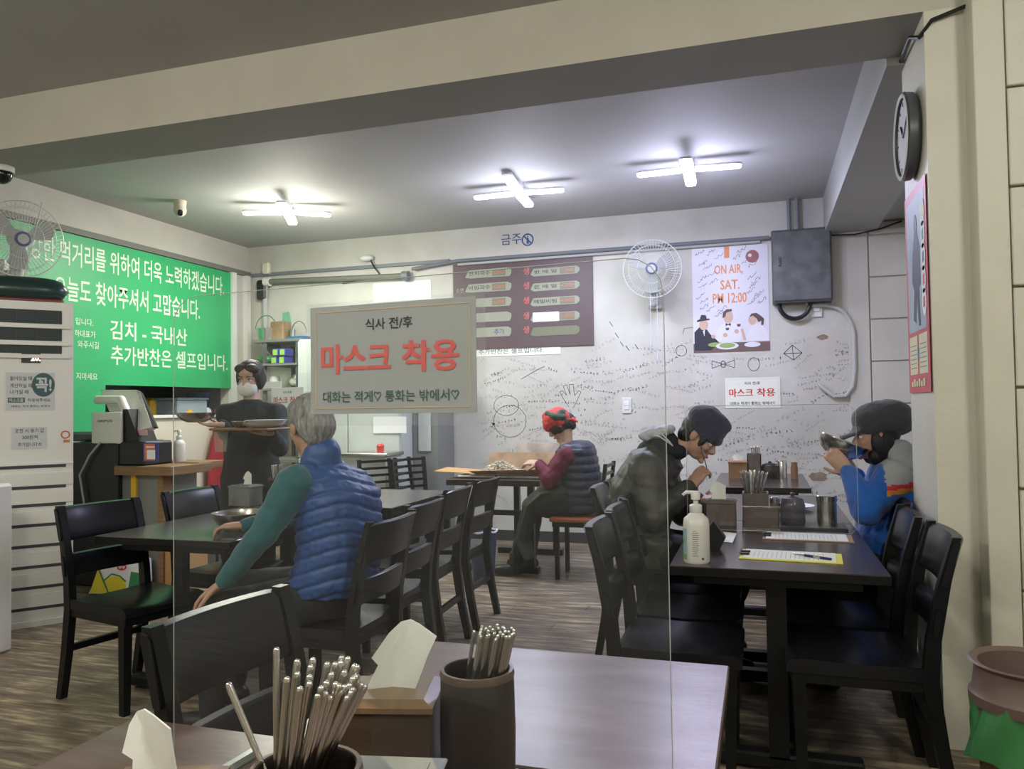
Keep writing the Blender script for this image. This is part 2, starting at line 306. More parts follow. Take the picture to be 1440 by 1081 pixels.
# pillar + panelled wall on the right
pl = struct(MB().bb((.635, 3.36, 0), (.80, 3.86, 2.835)).build('wall_pillar', 'pillar'))
struct(MB().bb((.772, 3.235, 0), (.872, 3.6, ZC), bev=.003).build('trim_4', 'pillar'))
wr = struct(MB().bb((.87, 3.262, 0), (3.1, 3.5, ZC)).build('wall_panelled', 'jointw'))
for k in range(9):
    z0 = max(0, 1.363-.365*4+.365*k+.005); z1 = min(ZC, 1.363-.365*3+.365*k-.005)
    if z1 > z0:
        for j, x in enumerate((.878, 1.68, 2.48)): MB().bb((x, 3.238, z0), (min(x+.79, 3.1), 3.262, z1), bev=.004).build('panel', 'pillar', wr)
# the same panelling on the back wall at right
struct(MB().bb((.74, YB-.02, 0), (.905, YB, 2.88)).build('trim_5', 'wall'))
for k in range(8):
    z0 = .02+.365*k+.19; MB().bb((.918, YB-.022, z0), (1.215, YB, min(z0+.355, 2.87)), bev=.004).build('panel', 'wall', wb)
struct(MB().bb((XL, YB-.012, 0), (.74, YB, .10)).build('baseboard_back', 'skirt'))
struct(MB().bb((.77, 3.225, 0), (3.1, 3.237, .06)).build('baseboard_right', 'pillar'))
struct(MB().bb((XL, 4.0, 2.80), (XL+.035, YB, 2.85)).build('trim_6', 'trimd'))
struct(MB().bb((XL, YB-.03, 2.795), (-3.0, YB, 2.83)).build('trim_7', 'cond'))
struct(MB().bb((XL+.001, 7.05, 0), (XL+.06, 7.12, 2.80)).bb((XL+.001, 7.30, 0), (XL+.06, 7.36, 2.80)).build('trim_8', 'plastic'))
# ------------------------------------------------------------------ writing on the back wall
BW_ = Panel((0, YB, 0), (1, 0, 0), (0, 0, 1)); BW_.n = V((0, -1, 0))
def scribble(mb, x, z, L, h, ang):
    ca, sa = cos(ang), sin(ang); t = 0
    T = lambda u, v: (x+u*ca-v*sa, z+u*sa+v*ca)
    while t < L:
        g = h*rnd.uniform(.8, 1.1); j = lambda: rnd.uniform(-.1, .1)*g
        for _ in range(rnd.choice((2, 3, 3))):       # strokes of a hand-written syllable
            k = rnd.random(); a, b = rnd.uniform(0, .5)*g, rnd.uniform(.0, .8)*g
            if k < .35: p = [(a, b+j()), (a+.6*g, b+j())]
            elif k < .6: p = [(a+.3*g+j(), .0), (a+.3*g+j(), g)]
            elif k < .75: p = [(a, b), (a+.45*g, b+j()), (a+.42*g, b-.4*g)]
            elif k < .9: p = [(a+.15*g+.15*g*cos(w_), b+.15*g*sin(w_)) for w_ in (0, 1.26, 2.5, 3.77, 5.03, 6.28)]
            else: p = [(a, b), (a+.3*g, b+.4*g), (a+.6*g, b)]
            BW_.line([T(t+u, v) for u, v in p], .0026, .0015, mb)
        t += g*(1.3 if rnd.random() < .85 else 2.2)
for mname, cnt in (('ink', 75), ('fade', 300)):
    if mname == 'fade': M['fade'] = mat('faded_ink', (.34, .33, .34), .6)
    mb = MB()
    for _ in range(cnt):
        x = rnd.uniform(-2.75, .70); z = rnd.uniform(.45, 1.86) if rnd.random() < .85 else rnd.uniform(.3, 1.3)
        if -1.45 < x < -.7 and z > 1.95: continue
        if -.36 < x+.1 < .2 and 1.2 < z < 1.6: continue
        if x < -1.7 and z > 1.82: continue
        if -.6 < x < .12 and z > 1.72: continue
        scribble(mb, x, z, rnd.uniform(.07, .30), rnd.uniform(.018, .034), rnd.gauss(.15, .3))
    tag(mb.build('handwriting', mname, wb), kind='stuff', label='dark pen writing' if mname == 'ink' else 'faded pen writing')
def arc(cx, cz, rx, rz, a0=0, a1=2*pi, n=20): return [(cx+rx*cos(a0+(a1-a0)*i/n), cz+rz*sin(a0+(a1-a0)*i/n)) for i in range(n+1)]
def Q(px, py): p = P(px, py, Y=YB); return (p.x, p.z)
d = MB()
BW_.line(arc(*Q(717, 592), .17, .16), .004, .002, d); BW_.line(arc(*Q(712, 570), .13, .10), .004, .002, d)
BW_.line(arc(*Q(1060, 512), .05, .06), .004, .002, d); BW_.line(arc(*Q(958, 493), .05, .05), .004, .002, d)
for dx in (-1, 1): c = Q(1017, 512); BW_.line([(c[0], c[1]), (c[0]+dx*.10, c[1]+.035), (c[0]+dx*.10, c[1]-.035), (c[0], c[1])], .004, .002, d)
c = Q(1017, 512); BW_.line(arc(c[0], c[1], .02, .03), .006, .002, d)
BW_.line([Q(1102, 497), Q(1114, 485), Q(1128, 496), Q(1116, 506), Q(1102, 497), Q(1128, 496)], .005, .002, d)
BW_.line([Q(1114, 485), Q(1116, 506)], .004, .002, d)
BW_.line([Q(733, 533), Q(757, 519), Q(766, 515)], .005, .002, d)
hand = [(800, 572), (792, 560), (787, 551), (791, 549), (797, 556), (792, 543), (797, 541), (802, 555), (800, 541), (806, 540), (808, 556), (814, 549), (817, 551), (812, 562), (806, 574)]
BW_.line([Q(*q) for q in hand], .004, .002, d)
BW_.line([Q(960, 470), Q(962, 462), Q(975, 460)], .004, .002, d)
for q in ((857, 452), (865, 468), (872, 480), (880, 486), (893, 484)): BW_.line([Q(*q), Q(q[0]+5, q[1]+7)], .006, .002, d)
d.build('drawing', 'ink', wb)
hp = Q(694, 596); hm = MB(); BW_.poly([(hp[0]+.016*16*sin(t)**3/16*1.0, hp[1]+.016*(13*cos(t)-5*cos(2*t)-2*cos(3*t)-cos(4*t))/16) for t in [2*pi*i/20 for i in range(20)]], 0, .002, hm); hm.build('drawing', 'ink', wb)
# chipped plaster holes
for (px, py, r) in ((1157, 474, .05), (1150, 670, .09)):
    c = Q(px, py); pts = [(c[0]+r*rnd.uniform(.7, 1.1)*cos(a*pi/7), c[1]+.5*r*rnd.uniform(.7, 1.1)*sin(a*pi/7)) for a in range(14)]
    BW_.poly(pts, 0, .0015).build('plaster_chip', M.setdefault('chip', mat('bare_plaster', (.33, .25, .18), .9, noise_=.6, nscale=30)), wb)
# ------------------------------------------------------------------ notices, boards
def notice(name, label, cat, pan, w_, h_, m, t=.002, group=None):
    o = thing(name, label, cat, pan.p(w_/2, 0, 0), 0, group); pan.rect(0, 0, w_, h_, 0, t).build('sheet', m, o); return o
# menu board
mp = Panel((-2.96, YB-.002, 1.90), (1, 0, 0), (0, 0, 1)); mo = notice('menu_board', 'plum-coloured noodle menu board with prices on the back wall', 'menu board', mp, 1.44, .87, 'menu', .015)
def Mq(px, py): p = P(px, py, Y=YB-.02); return (p.x+2.96, p.z-1.90)
for i, (yy, nm, pr) in enumerate(((385, '잔치국수', '6,000'), (405, '비빔국수', '6,000'), (426, '', '6,000'), (447, '', ''), (468, '추가', ''))):
    a, b = Mq(654, yy+7), Mq(719, yy-9.5); mb = MB()
    pts = [(a[0], a[1]+.01), (a[0]+.06, a[1]), (b[0]-.02, a[1]), (b[0], a[1]+.03), (b[0], b[1]-.02), (b[0]-.04, b[1]), (a[0]+.04, b[1]-.005)]
    mp.poly(pts, .015, .004, mb); mb.build('menu_strip', 'menul', mo)
    if nm: mp.text(nm, *( (a[0]+.04, a[1]+.025, a[0]+.27, b[1]-.02) if i < 4 else (a[0]+.31, a[1]+.02, a[0]+.42, b[1]-.02)), 'ink' if i < 4 else 'blue_ink', mo, .0195, .008)
    if pr: mp.rect(a[0]+.29, a[1]+.01, b[0]-.06, b[1]-.01, .019, .001).build('price_patch', 'menup', mo); mp.text(pr, a[0]+.30, a[1]+.025, b[0]-.07, b[1]-.03, 'redf', mo, .0205, .015)
mp.text('소면', *Mq(641, 412), *Mq(652, 405), 'menul', mo, .016, .01)
for i, (yy, nm, pr) in enumerate(((380, '판 메 밀', '7,000'), (401, '온 메 밀', '6,000'), (422, '메밀비빔', '6,000'), (444, '', '7,000'), (464, '', ''))):
    a, b = Mq(746, yy+9), Mq(815, yy-7); mb = MB()
    pts = [(a[0], a[1]+.02), (a[0]+.03, a[1]), (b[0]-.03, a[1]+.004), (b[0], a[1]+.03), (b[0], b[1]-.02), (b[0]-.03, b[1]), (a[0]+.03, b[1]-.004)]
    mp.poly(pts, .015, .004, mb); mb.build('menu_strip', 'menul' if i < 4 else 'menup', mo)
    if nm: mp.text(nm, a[0]+.035, a[1]+.025, a[0]+.265, b[1]-.02, 'ink', mo, .0195, .012)
    if pr: mp.rect(a[0]+.30, a[1]+.01, b[0]-.05, b[1]-.008, .019, .001).build('price_patch', 'menup', mo); mp.text(pr, a[0]+.31, a[1]+.025, b[0]-.06, b[1]-.02, 'redf', mo, .0205, .018)
    if i == 3: mp.rect(a[0]+.025, a[1]+.0, a[0]+.29, b[1]+.005, .019, .001).build('cover_patch', 'paper', mo)
    mp.text('생', a[0]-.075, b[1]-.055, a[0]-.012, b[1]+.015, 'redf', mo, .016, .02)
sp = Panel(P(660, 502, Y=YB-.002), (1, 0, 0), (0, 0, 1)); so = notice('paper_strip', 'white paper strip about self-service side dishes under the menu board', 'notice', sp, .95, .095, 'paper2', .003)
sp.text('추가반찬은 셀프입니다.', .10, .022, .78, .072, 'ink', so, .0035, .004)
bp_ = Panel(P(525, 425, Y=YB-.002), (1, 0, 0), (0, 0, 1)); notice('blank_sheet', 'blank white sheet on the back wall behind the large mask notice', 'paper', bp_, .66, .20, 'paper', .003)
# alcohol ban lettering
al_ = thing('painted_lettering', 'dark blue lettering with crossed bottle mark high on the back wall', 'lettering', P(728, 345, Y=YB)); Bp = Panel((0, YB-.001, 0), (1, 0, 0), (0, 0, 1))
a, b = P(705, 345, Y=YB), P(733, 328, Y=YB); Bp.text('금주', a.x, a.z, b.x, b.z, 'blue_ink', al_, .001, .003)
c = P(742, 337, Y=YB); Bp.ring(c.x, c.z, .056, .013, 0, .002).build('ban_ring', 'blue_ink', al_)
mb = MB(); Bp.line([(c.x-.04, c.z+.04), (c.x+.04, c.z-.04)], .014, .003, mb); mb.build('ban_bar', 'blue_ink', al_)
mb = MB(); Bp.poly([(c.x-.010, c.z-.04), (c.x+.012, c.z-.04), (c.x+.012, c.z+.01), (c.x+.005, c.z+.02), (c.x+.005, c.z+.04), (c.x-.004, c.z+.04), (c.x-.004, c.z+.02), (c.x-.010, c.z+.01)], 0, .001, mb); mb.build('bottle_mark', 'blue_ink', al_)
# mask notice helper
def mask_notice(pan, W_, H_, o, big=True, bg='signp', red='redf', z=.002):
    u, v = W_/.297, H_/.21
    pan.frame(.010*u, .010*v, .287*u, .200*v, .0012, z, .0003).build('border_line', 'gold', o)
    ib = 'ink'
    pan.text('식사 전/후', .105*u, .160*v, .190*u, .182*v, ib, o, z+.0005, .012)
    for k, (dx, dz) in enumerate(((-1, -1), (1, -1), (-1, 1), (1, 1)) if big else ((-1, 0), (1, 0))):      # heavy strokes: the same word set again a hair apart
        dx *= .0011*u; dz *= .0009*v; zz = z+.0005+.00005*k
        pan.text('마스크', .022*u+dx, .078*v+dz, .150*u+dx, .135*v+dz, red, o, zz, .008); pan.text('착용', .172*u+dx, .078*v+dz, .268*u+dx, .135*v+dz, red, o, zz, .008)
    pan.text('대화는 적게♡ 통화는 밖에서♡', .024*u, .022*v, .268*u, .044*v, 'inkg' if big else ib, o, z+.0005, .012)
wn = Panel(P(1020.5, 574, Y=YB-.003), (1, 0, 0), (0, 0, 1)); wo = notice('mask_notice', 'small cream mask notice with red lettering under the signed poster', 'notice', wn, .475, .275, 'paper2', .002)
mask_notice(wn, .475, .275, wo, False, red='red', z=.0024)
# signed broadcast poster
pp = Panel((-.585, YB-.002, 1.79), (1, 0, 0), (0, 0, 1)); po = notice('signed_poster', 'white signed broadcast poster with orange lettering and three diners', 'poster', pp, .67, .965, M.setdefault('pposter', mat('poster_paper', (.66, .65, .72), .4)), .002)
Z1 = .0025; OG = M.setdefault('og', mat('orange_print', (.70, .27, .10), .5))
pp.text('ON AIR,', .20, .70, .45, .80, OG, po, Z1, .02); pp.text('SAT.', .25, .57, .42, .66, OG, po, Z1, .02); pp.text('PM 12:00', .18, .445, .48, .54, OG, po, Z1, .02)
pp.rect(.29, .86, .335, .965, Z1, .0006).build('orange_tab', OG, po)
for nm, col in (('pskin', (.58, .40, .30)), ('pwht', (.72, .71, .76)), ('pdark', (.02, .025, .04)), ('pbrn', (.10, .055, .04)), ('pgrn', (.28, .40, .12)), ('ptab', (.16, .10, .09)), ('pseal', (.30, .10, .10)), ('pgry', (.5, .5, .55))): M[nm] = mat('print_'+nm[1:], col, .5)
pp.disc(.535, .86, .058, Z1).build('round_seal', 'pseal', po); pp.disc(.515, .87, .016, .0032, .0005).build('round_seal', 'pwht', po)
pp.rect(0, 0, .67, .085, Z1, .0003).build('printed_table', 'ptab', po)
pp.poly([(.01, .02), (.16, .02), (.23, .09), (.19, .13), (.15, .17), (.11, .23), (.06, .24), (.01, .19)], .0029).build('printed_diner', 'pdark', po)
pp.disc(.095, .255, .04, .0032, ry=.048).build('printed_face', 'pskin', po)
pp.poly([(.035, .285), (.15, .30), (.145, .315), (.125, .31), (.115, .345), (.075, .35), (.06, .31), (.035, .30)], .0036).build('printed_hat', 'pdark', po)
pp.poly([(.085, .20), (.105, .21), (.10, .15)], .0036).build('printed_shirt', 'pwht', po)
pp.disc(.178, .145, .018, .0036).build('printed_hand', 'pskin', po)
pp.poly([(.21, .09), (.42, .09), (.43, .20), (.39, .255), (.32, .27), (.25, .25), (.21, .19)], .0029).build('printed_diner', 'pwht', po)
pp.disc(.315, .32, .042, .0032, ry=.058).build('printed_face', 'pskin', po)
pp.poly([(.262, .31), (.27, .365), (.30, .39), (.345, .39), (.35, .372), (.30, .36), (.285, .32)], .0036).build('printed_hair', 'pbrn', po)
pp.poly([(.29, .265), (.29, .235), (.312, .247), (.335, .235), (.335, .265), (.312, .253)], .0036).build('printed_bow_tie', 'pdark', po)
for gx, gy in ((.305, .205), (.405, .235)):
    pp.poly([(gx-.018, gy+.015), (gx+.018, gy+.015), (gx+.01, gy-.008), (gx-.01, gy-.008)], .004).build('printed_wine_glass', 'pbrn', po); pp.disc(gx-.02, gy-.05, .02, .0036).build('printed_hand', 'pskin', po)
pp.poly([(.45, .09), (.66, .09), (.655, .17), (.60, .24), (.54, .25), (.50, .20)], .0029).build('printed_diner', 'pwht', po)
pp.disc(.525, .285, .036, .0032, ry=.048).build('printed_face', 'pskin', po)
pp.poly([(.50, .31), (.515, .34), (.56, .345), (.60, .315), (.625, .29), (.62, .235), (.60, .23), (.60, .27), (.575, .26), (.56, .295), (.53, .32)], .0036).build('printed_hair', 'pbrn', po)
pp.poly([(.42, .20), (.445, .10), (.47, .10), (.44, .21)], .0036).build('printed_arm', 'pskin', po)
for cx, cy, rr, mm in ((.19, .07, .06, 'pgrn'), (.30, .055, .10, 'pwht'), (.30, .06, .07, 'pgrn'), (.52, .06, .07, 'pwht'), (.49, .06, .035, 'pseal')): pp.disc(cx, cy, rr, .004+.0004*rnd.random(), ry=rr*.33).build('printed_dish', mm, po)
sg = MB()
for (x, y_) in ((.03, .90), (.13, .90), (.06, .80), (.10, .76), (.05, .66), (.13, .70), (.05, .60), (.15, .63), (.03, .50), (.06, .46), (.06, .40), (.12, .38), (.19, .33), (.22, .37), (.36, .84), (.44, .80), (.50, .77), (.49, .66), (.52, .62), (.50, .58), (.47, .52), (.53, .47), (.55, .50), (.48, .42), (.57, .43), (.20, .86), (.40, .90)):
    t = 0; pts = [(x, y_)]
    for _ in range(9): t += .009; pts.append((x+t+rnd.uniform(-.008, .004), y_+t*.55+rnd.uniform(-.018, .018)))
    pp.line(pts, .0028, .0042, sg)
tag(sg.build('signatures', 'ink', po), kind='stuff')
# electrical box, conduits
eb = thing('electrical_box', 'grey steel electrical box with a latch on the back wall', 'electrical box', (.36, YB, 2.19))
MB().bb((.115, YB-.14, 2.195), (.61, YB, 2.84), bev=.006).build('body', 'elecd', eb); MB().bb((.125, YB-.155, 2.21), (.60, YB-.14, 2.828), bev=.008).build('door', 'elec', eb)
MB().bb((.165, YB-.175, 2.52), (.185, YB-.155, 2.60), bev=.004).build('latch', 'chrome', eb)
def pipe(name, label, cat, pts, r, m, n=8, **k):
    return tag(MB().tube(pts, r, n).build(name, m, origin=pts[0], smooth=True), label, cat, **k)
pipe('conduit', 'left grey conduit rising from the electrical box to the ceiling', 'pipe', [(.27, YB-.06, 2.84), (.27, YB-.06, 3.13)], .018, 'cond'); pipe('conduit', 'right grey conduit rising from the electrical box to the ceiling', 'pipe', [(.34, YB-.06, 2.84), (.34, YB-.06, 3.13)], .018, 'cond')
def arcp(c, ex, ez, r0, r1, a0, a1, n=14): return [V(c)+V(ex)*r0*cos(a0+(a1-a0)*i/n)+V(ez)*r1*sin(a0+(a1-a0)*i/n) for i in range(n+1)]
pipe('hose', 'black looped hose under the electrical box', 'pipe', arcp((.30, YB-.06, 2.20), (1, 0, 0), (0, 0, 1), .13, .14, pi, 2*pi), .02, 'blackp')
pts = [(.40, YB-.05, 2.20), (.42, YB-.05, 2.17), (.55, YB-.04, 2.17)]+arcp((.58, YB-.03, 1.88), (1, 0, 0), (0, 0, 1), .20, .28, pi/2, -.1)+[(.78, YB-.03, 1.60), (.76, YB-.03, 1.45), (.70, YB-.03, 1.37), (.60, YB-.03, 1.37), (.50, YB-.03, 1.46), (.49, YB-.02, 1.475)]
pipe('hose', 'grey flexible conduit curving down beside the electrical box', 'pipe', pts, .018, 'whitecond')
pipe('conduit', 'long grey conduit across the back wall above the menu board', 'pipe', [(-3.4, YB-.05, 2.75), (-2.9, YB-.05, 2.80), (-1.5, YB-.05, 2.80), (.10, YB-.05, 2.80)], .018, 'cond')
pipe('conduit', 'pale thin conduit under the long grey one above the menu board', 'pipe', [(-2.9, YB-.03, 2.765), (-1.5, YB-.03, 2.768), (.02, YB-.03, 2.775)], .014, 'whitecond')
o = tag(MB().bb((.43, YB-.02, 2.07), (.53, YB, 2.20), bev=.006).build('switch_box', 'plastic', origin=(.48, YB, 2.07)), 'small white breaker switch below the electrical box', 'switch'); MB().bb((.45, YB-.03, 2.12), (.51, YB-.02, 2.17), bev=.004).build('rocker', 'paper', o)
c = P(881.5, 570, Y=YB); o = tag(MB().box((c.x, YB-.006, c.z), (.09, .012, .15), bev=.004).build('light_switch', 'plastic', origin=c), 'white wall switch between the scarfed woman and the beanie man', 'switch'); MB().box((c.x, YB-.015, c.z), (.05, .008, .08), bev=.003).build('rocker', 'paper', o)
MB().box((c.x, YB-.0155, c.z), (.05, .009, .002)).build('rocker_gap', 'slot', o)
pipe('cable', 'thin black cable hanging under the beam by the pillar top', 'cable', [(.62, 3.9, 2.82), (.61, 3.5, 2.80), (.62, 3.37, 2.74), (.66, 3.345, 2.79), (.78, 3.33, 2.82)], .008, 'blackcord')
pipe('cable', 'thin dark cable along the soffit behind the pillar', 'cable', [(.60, YB-.05, 2.78), (.8, YB-.1, 2.76), (1.0, YB-.06, 2.80), (1.18, YB-.03, 2.86)], .007, 'blackcord')
# old fluorescent batten, camera, emergency lamp, pipe, yellow box
bt = thing('batten_light', 'unlit fluorescent batten high at the left of the back wall', 'lamp', (-4.35, YB, 2.68)); a, b = P(380, 396, Y=YB-.06), P(566, 388, Y=YB-.06)
MB().cyl(a, b, .03, n=10).build('tube', 'trimd', bt, smooth=True); MB().cyl(b, b+(b-a).normalized()*.07, .05, n=12).build('end_cap', 'cond', bt, smooth=True); MB().cyl(a-(b-a).normalized()*.07, a, .05, n=12).build('end_cap', 'plastic', bt, smooth=True)
c = P(515, 363, Y=YB-.05); o = tag(MB().sph(c, (.08, .05, .035)).build('wall_bracket', 'plastic', origin=c, smooth=True), 'small oval white fitting above the batten light', 'fitting'); MB().tube([c+V((.05, 0, -.02)), c+V((.09, 0, -.10)), c+V((.14, .02, -.17)), c+V((.05, .03, -.22)), c+V((-.3, .03, -.24))], .008).build('cord', 'blackcord', o, smooth=True)
pipe('conduit', 'vertical grey pipe at the left end of the back wall', 'pipe', [P(373, 395, Y=YB-.05), P(373, 600, Y=YB-.05)], .03, 'whitecond')
c = P(369, 408, Y=YB-.05); tag(MB().box(c, (.12, .08, .22), bev=.02).build('junction_box', 'blackp', origin=c), 'dark junction box on the pipe at the left of the back wall', 'box')
c = P(375, 377, Y=YB-.05); tag(MB().box(c, (.09, .07, .13), bev=.015).build('sensor_box', 'cream', origin=c), 'small yellowed box at the left corner of the back wall', 'box')
# ceiling camera, dome
c = P(253, 297, Z=3.04); o = thing('ceiling_camera', 'small cream ceiling camera by the left lamp', 'camera', (c.x, c.y, 3.13)); MB().cyl((c.x, c.y, 3.07), (c.x, c.y, 3.13), .05, .055, 16).build('base', 'cream', o, smooth=True); MB().sph((c.x, c.y, 3.05), (.055, .055, .06)).build('housing', 'cream', o, smooth=True); MB().cyl((c.x+.03, c.y-.03, 3.03), (c.x+.045, c.y-.05, 3.0), .02).build('lens', 'blackp', o, smooth=True)
c = P(2, 250, Y=3.6); o = thing('dome_camera', 'glossy black dome camera under the beam at far left', 'camera', (c.x, c.y, 2.83)); MB().cyl((c.x, c.y, 2.80), (c.x, c.y, 2.835), .07, n=20).build('base', 'plastic', o, smooth=True); MB().sph((c.x, c.y, 2.79), .062).build('dome', M.setdefault('domeb', mat('dome_black', (.01, .01, .012), .08)), o, smooth=True)
# ------------------------------------------------------------------ lamps
def petal_lamp(p, ang, label, tilts, on=(1, 1, 1, 1), ledm='led', grp=None):
    o = thing('cross_ceiling_lamp', label, 'lamp', (p.x, p.y, 3.13), 0, grp)
    MB().cyl((p.x, p.y, 3.04), (p.x, p.y, 3.13), .035, .05, 16).build('socket', 'ledf', o, smooth=True)
    for k in range(4):
        a = ang+k*pi/2; tl = tilts[k]; R = Matrix.Rotation(a, 3, 'Z') @ Matrix.Rotation(tl, 3, 'Y')
        def rr(z0, z1, grow, x0=.05, x1=.375, hw=.038):
            pts = []
            for i in range(7): t = -pi/2+pi*i/6; pts.append(V((x1-.03+(.03+grow)*cos(t), (hw+grow)*sin(t), 0)))
            pts += [V((x0, hw+grow, 0)), V((x0, -hw-grow, 0))]
            return [[R @ (q+V((0, 0, zz)))+V((p.x, p.y, 3.055)) for q in pts] for zz in (z0, z1)]
        w1 = MB().rings(rr(0, .014, .006)).build('wing', 'ledf', o); MB().rings(rr(-.016, .0, 0)).build('diffuser', ledm if on[k] else 'ledh', w1)
M['led1'] = mat('led_warm', (1, .98, .90), .4, emit=16); M['led2'] = mat('led_cool', (.86, .88, 1), .4, emit=14); M['led3'] = mat('led_violet', (.82, .84, 1), .4, emit=14); M['ledw'] = mat('led_yellowish', (1, .97, .80), .4, emit=12)
petal_lamp(LAMPS[0][0], .45, 'left cross-shaped ceiling lamp glowing warm white', (.04, .04, .04, .04), ledm='led1')
petal_lamp(LAMPS[1][0], .04, 'middle cross-shaped ceiling lamp with its near wing unlit', (.02, .04, .02, -.12), (1, 1, 1, 0), 'led2')
petal_lamp(LAMPS[2][0], .03, 'right cross-shaped ceiling lamp with bluish white wings nearest the box', (.02, .04, .02, .10), ledm='led3')
petal_lamp(NEAR[0][0], .3, 'cross-shaped ceiling lamp of the near room, seen mirrored in the acrylic', (.1, .1, .1, .1), ledm='ledw')
for i, n_ in enumerate(NEAR[1:]): petal_lamp(n_[0], n_[1], ('left', 'right')[i]+' cross-shaped ceiling lamp behind the beam, outside the view', (.1,)*4, ledm='ledw')
# ------------------------------------------------------------------ wall fans
def fan(c, face, label, R=.26, armback=.3):
    f = V(face).normalized(); q = f.to_track_quat('Z', 'Y').to_matrix(); o = thing('wall_fan', label, 'fan', c)
    g = lambda r, a, z: c+q @ V((r*cos(a), r*sin(a), z))
    mb = MB()
    for zz, rr_ in ((0, R), (.035, R*.80), (.05, R*.5), (-.03, R*.85), (-.045, R*.5)): mb.tube([g(rr_, 2*pi*i/36, zz) for i in range(36)], .0045 if zz == 0 else .002, 5, True)
    mb.build('guard_rings', 'wire', o, smooth=True); mb = MB()
    for i in range(54):
        a = 2*pi*i/54; mb.tube([g(.05, a, .055), g(R*.5, a+.12, .05), g(R*.8, a+.2, .035), g(R, a+.25, 0)], .0014, 4); mb.tube([g(.05, a, -.05), g(R*.5, a, -.045), g(R*.85, a, -.03), g(R, a, 0)], .0014, 4)
    mb.build('guard_wires', 'wire', o)
    MB().lathe([(0, .062), (.045, .060), (.055, .05), (.055, .045)], c, 24, q).build('badge_rim', 'badge', o, smooth=True); MB().lathe([(0, .0645), (.036, .063), (.036, .058)], c, 24, q).build('badge', 'fan', o, smooth=True)
    for k in range(3):
        mb = MB(); a0 = .5+k*2*pi/3; top = []; 
        L = [(.03, -.35), (.10, -.45), (.19, -.42), (.225, -.15), (.215, .25), (.13, .42), (.04, .45)]
        mb.rings([[g(r, a0+t, zz+.03*t) for r, t in L] for zz in (-.004, 0)]); mb.build('blade', 'fanblade', o, smooth=True)
    MB().lathe([(0, -.16), (.05, -.155), (.07, -.12), (.07, -.06), (.05, -.05), (0, -.05)], c, 20, q).build('motor', 'fan', o, smooth=True)
    b = c-f*.12; w_ = c-f*armback
    MB().limb([b+V((0, 0, -.02)), b+V((0, 0, -.30))], [.045, .05], 12).build('neck', 'fan', o, smooth=True)
    MB().cyl(b+V((0, 0, -.26)), w_+V((0, 0, -.26)), .035, n=12).build('arm', 'fan', o, smooth=True); MB().box(w_+V((0, 0, -.26)), (.14, .05, .20) if abs(f.y) > .6 else (.05, .14, .2), bev=.01).build('wall_plate', 'fan', o)
    return o
bfan = fan(P(917, 378, Y=7.08), (.05, -1, -.1), 'white round wall fan on the back wall beside the signed poster', armback=.29)
c = P(918, 462, Y=7.1)
for dx, zz in ((-.02, 480), (.04, 500)): p = P(918, zz, Y=7.1); MB().tube([(c.x+dx, 7.12, c.z+.32), (c.x+dx, 7.12, p.z)], .003, 5).cyl((c.x+dx, 7.12, p.z-.04), (c.x+dx, 7.12, p.z), .008).build('pull_cord', 'hood', bfan)
fan(P(30, 336, X=-5.02), (.85, -.45, -.15), 'grey wall fan above the air conditioner at far left', R=.27, armback=.36)
# ------------------------------------------------------------------ green banner
bn = thing('wall_banner', 'large green banner with pale lettering on the left wall', 'banner', (XL+.02, 5.9, 1.56)); b0, b1 = 4.35, 7.05
Bn = Panel((XL+.03, b0, 1.555), (0, 1, 0), (0, 0, 1)); Bn.rect(0, -.0, b1-b0, 1.235, 0, .006).rect if 0 else None
Bn.n = V((1, 0, 0)); Bn.rect(1.02, 0, b1-b0, 1.235, 0, .004).build('cloth', 'green', bn); Bn.rect(0, -.42, 1.02, 1.235, 0, .004).build('cloth', 'green', bn)
def Bq(px, py): p = P(px, py, X=XL+.035); return (p.y-b0, p.z-1.555)
def btxt(s_, bl, tr, bold=.012):
    a, b = Bq(*bl), Bq(*tr); Bn.text(s_, a[0], a[1], b[0], b[1], 'bantext', bn, .006, bold)
def btx2(s_, pl, pr, h, bold=.012):        # left/right baseline pixels, letter height in metres
    a, b = Bq(*pl), Bq(*pr); Bn.text(s_, a[0], (a[1]+b[1])/2, b[0], (a[1]+b[1])/2+h, 'bantext', bn, .006, bold)
btx2('건강한 먹거리를 위하여 더욱 노력하겠습니다.', (22, 362), (315, 414), .20); btx2('오늘도 찾아주셔서 고맙습니다.', (76, 424), (281, 447), .20)
btx2('김치 - 국내산', (155, 480), (263, 484), .17); btx2('추가반찬은 셀프입니다.', (156, 515), (320, 520), .17)
btx2('입니다.', (106, 457), (131, 458), .06, .006); btx2('하대표가', (105, 474), (134, 475), .06, .006); btx2('와주시길', (109, 489), (139, 490), .06, .006); btx2('지마세요', (107, 534), (137, 534), .06, .006)
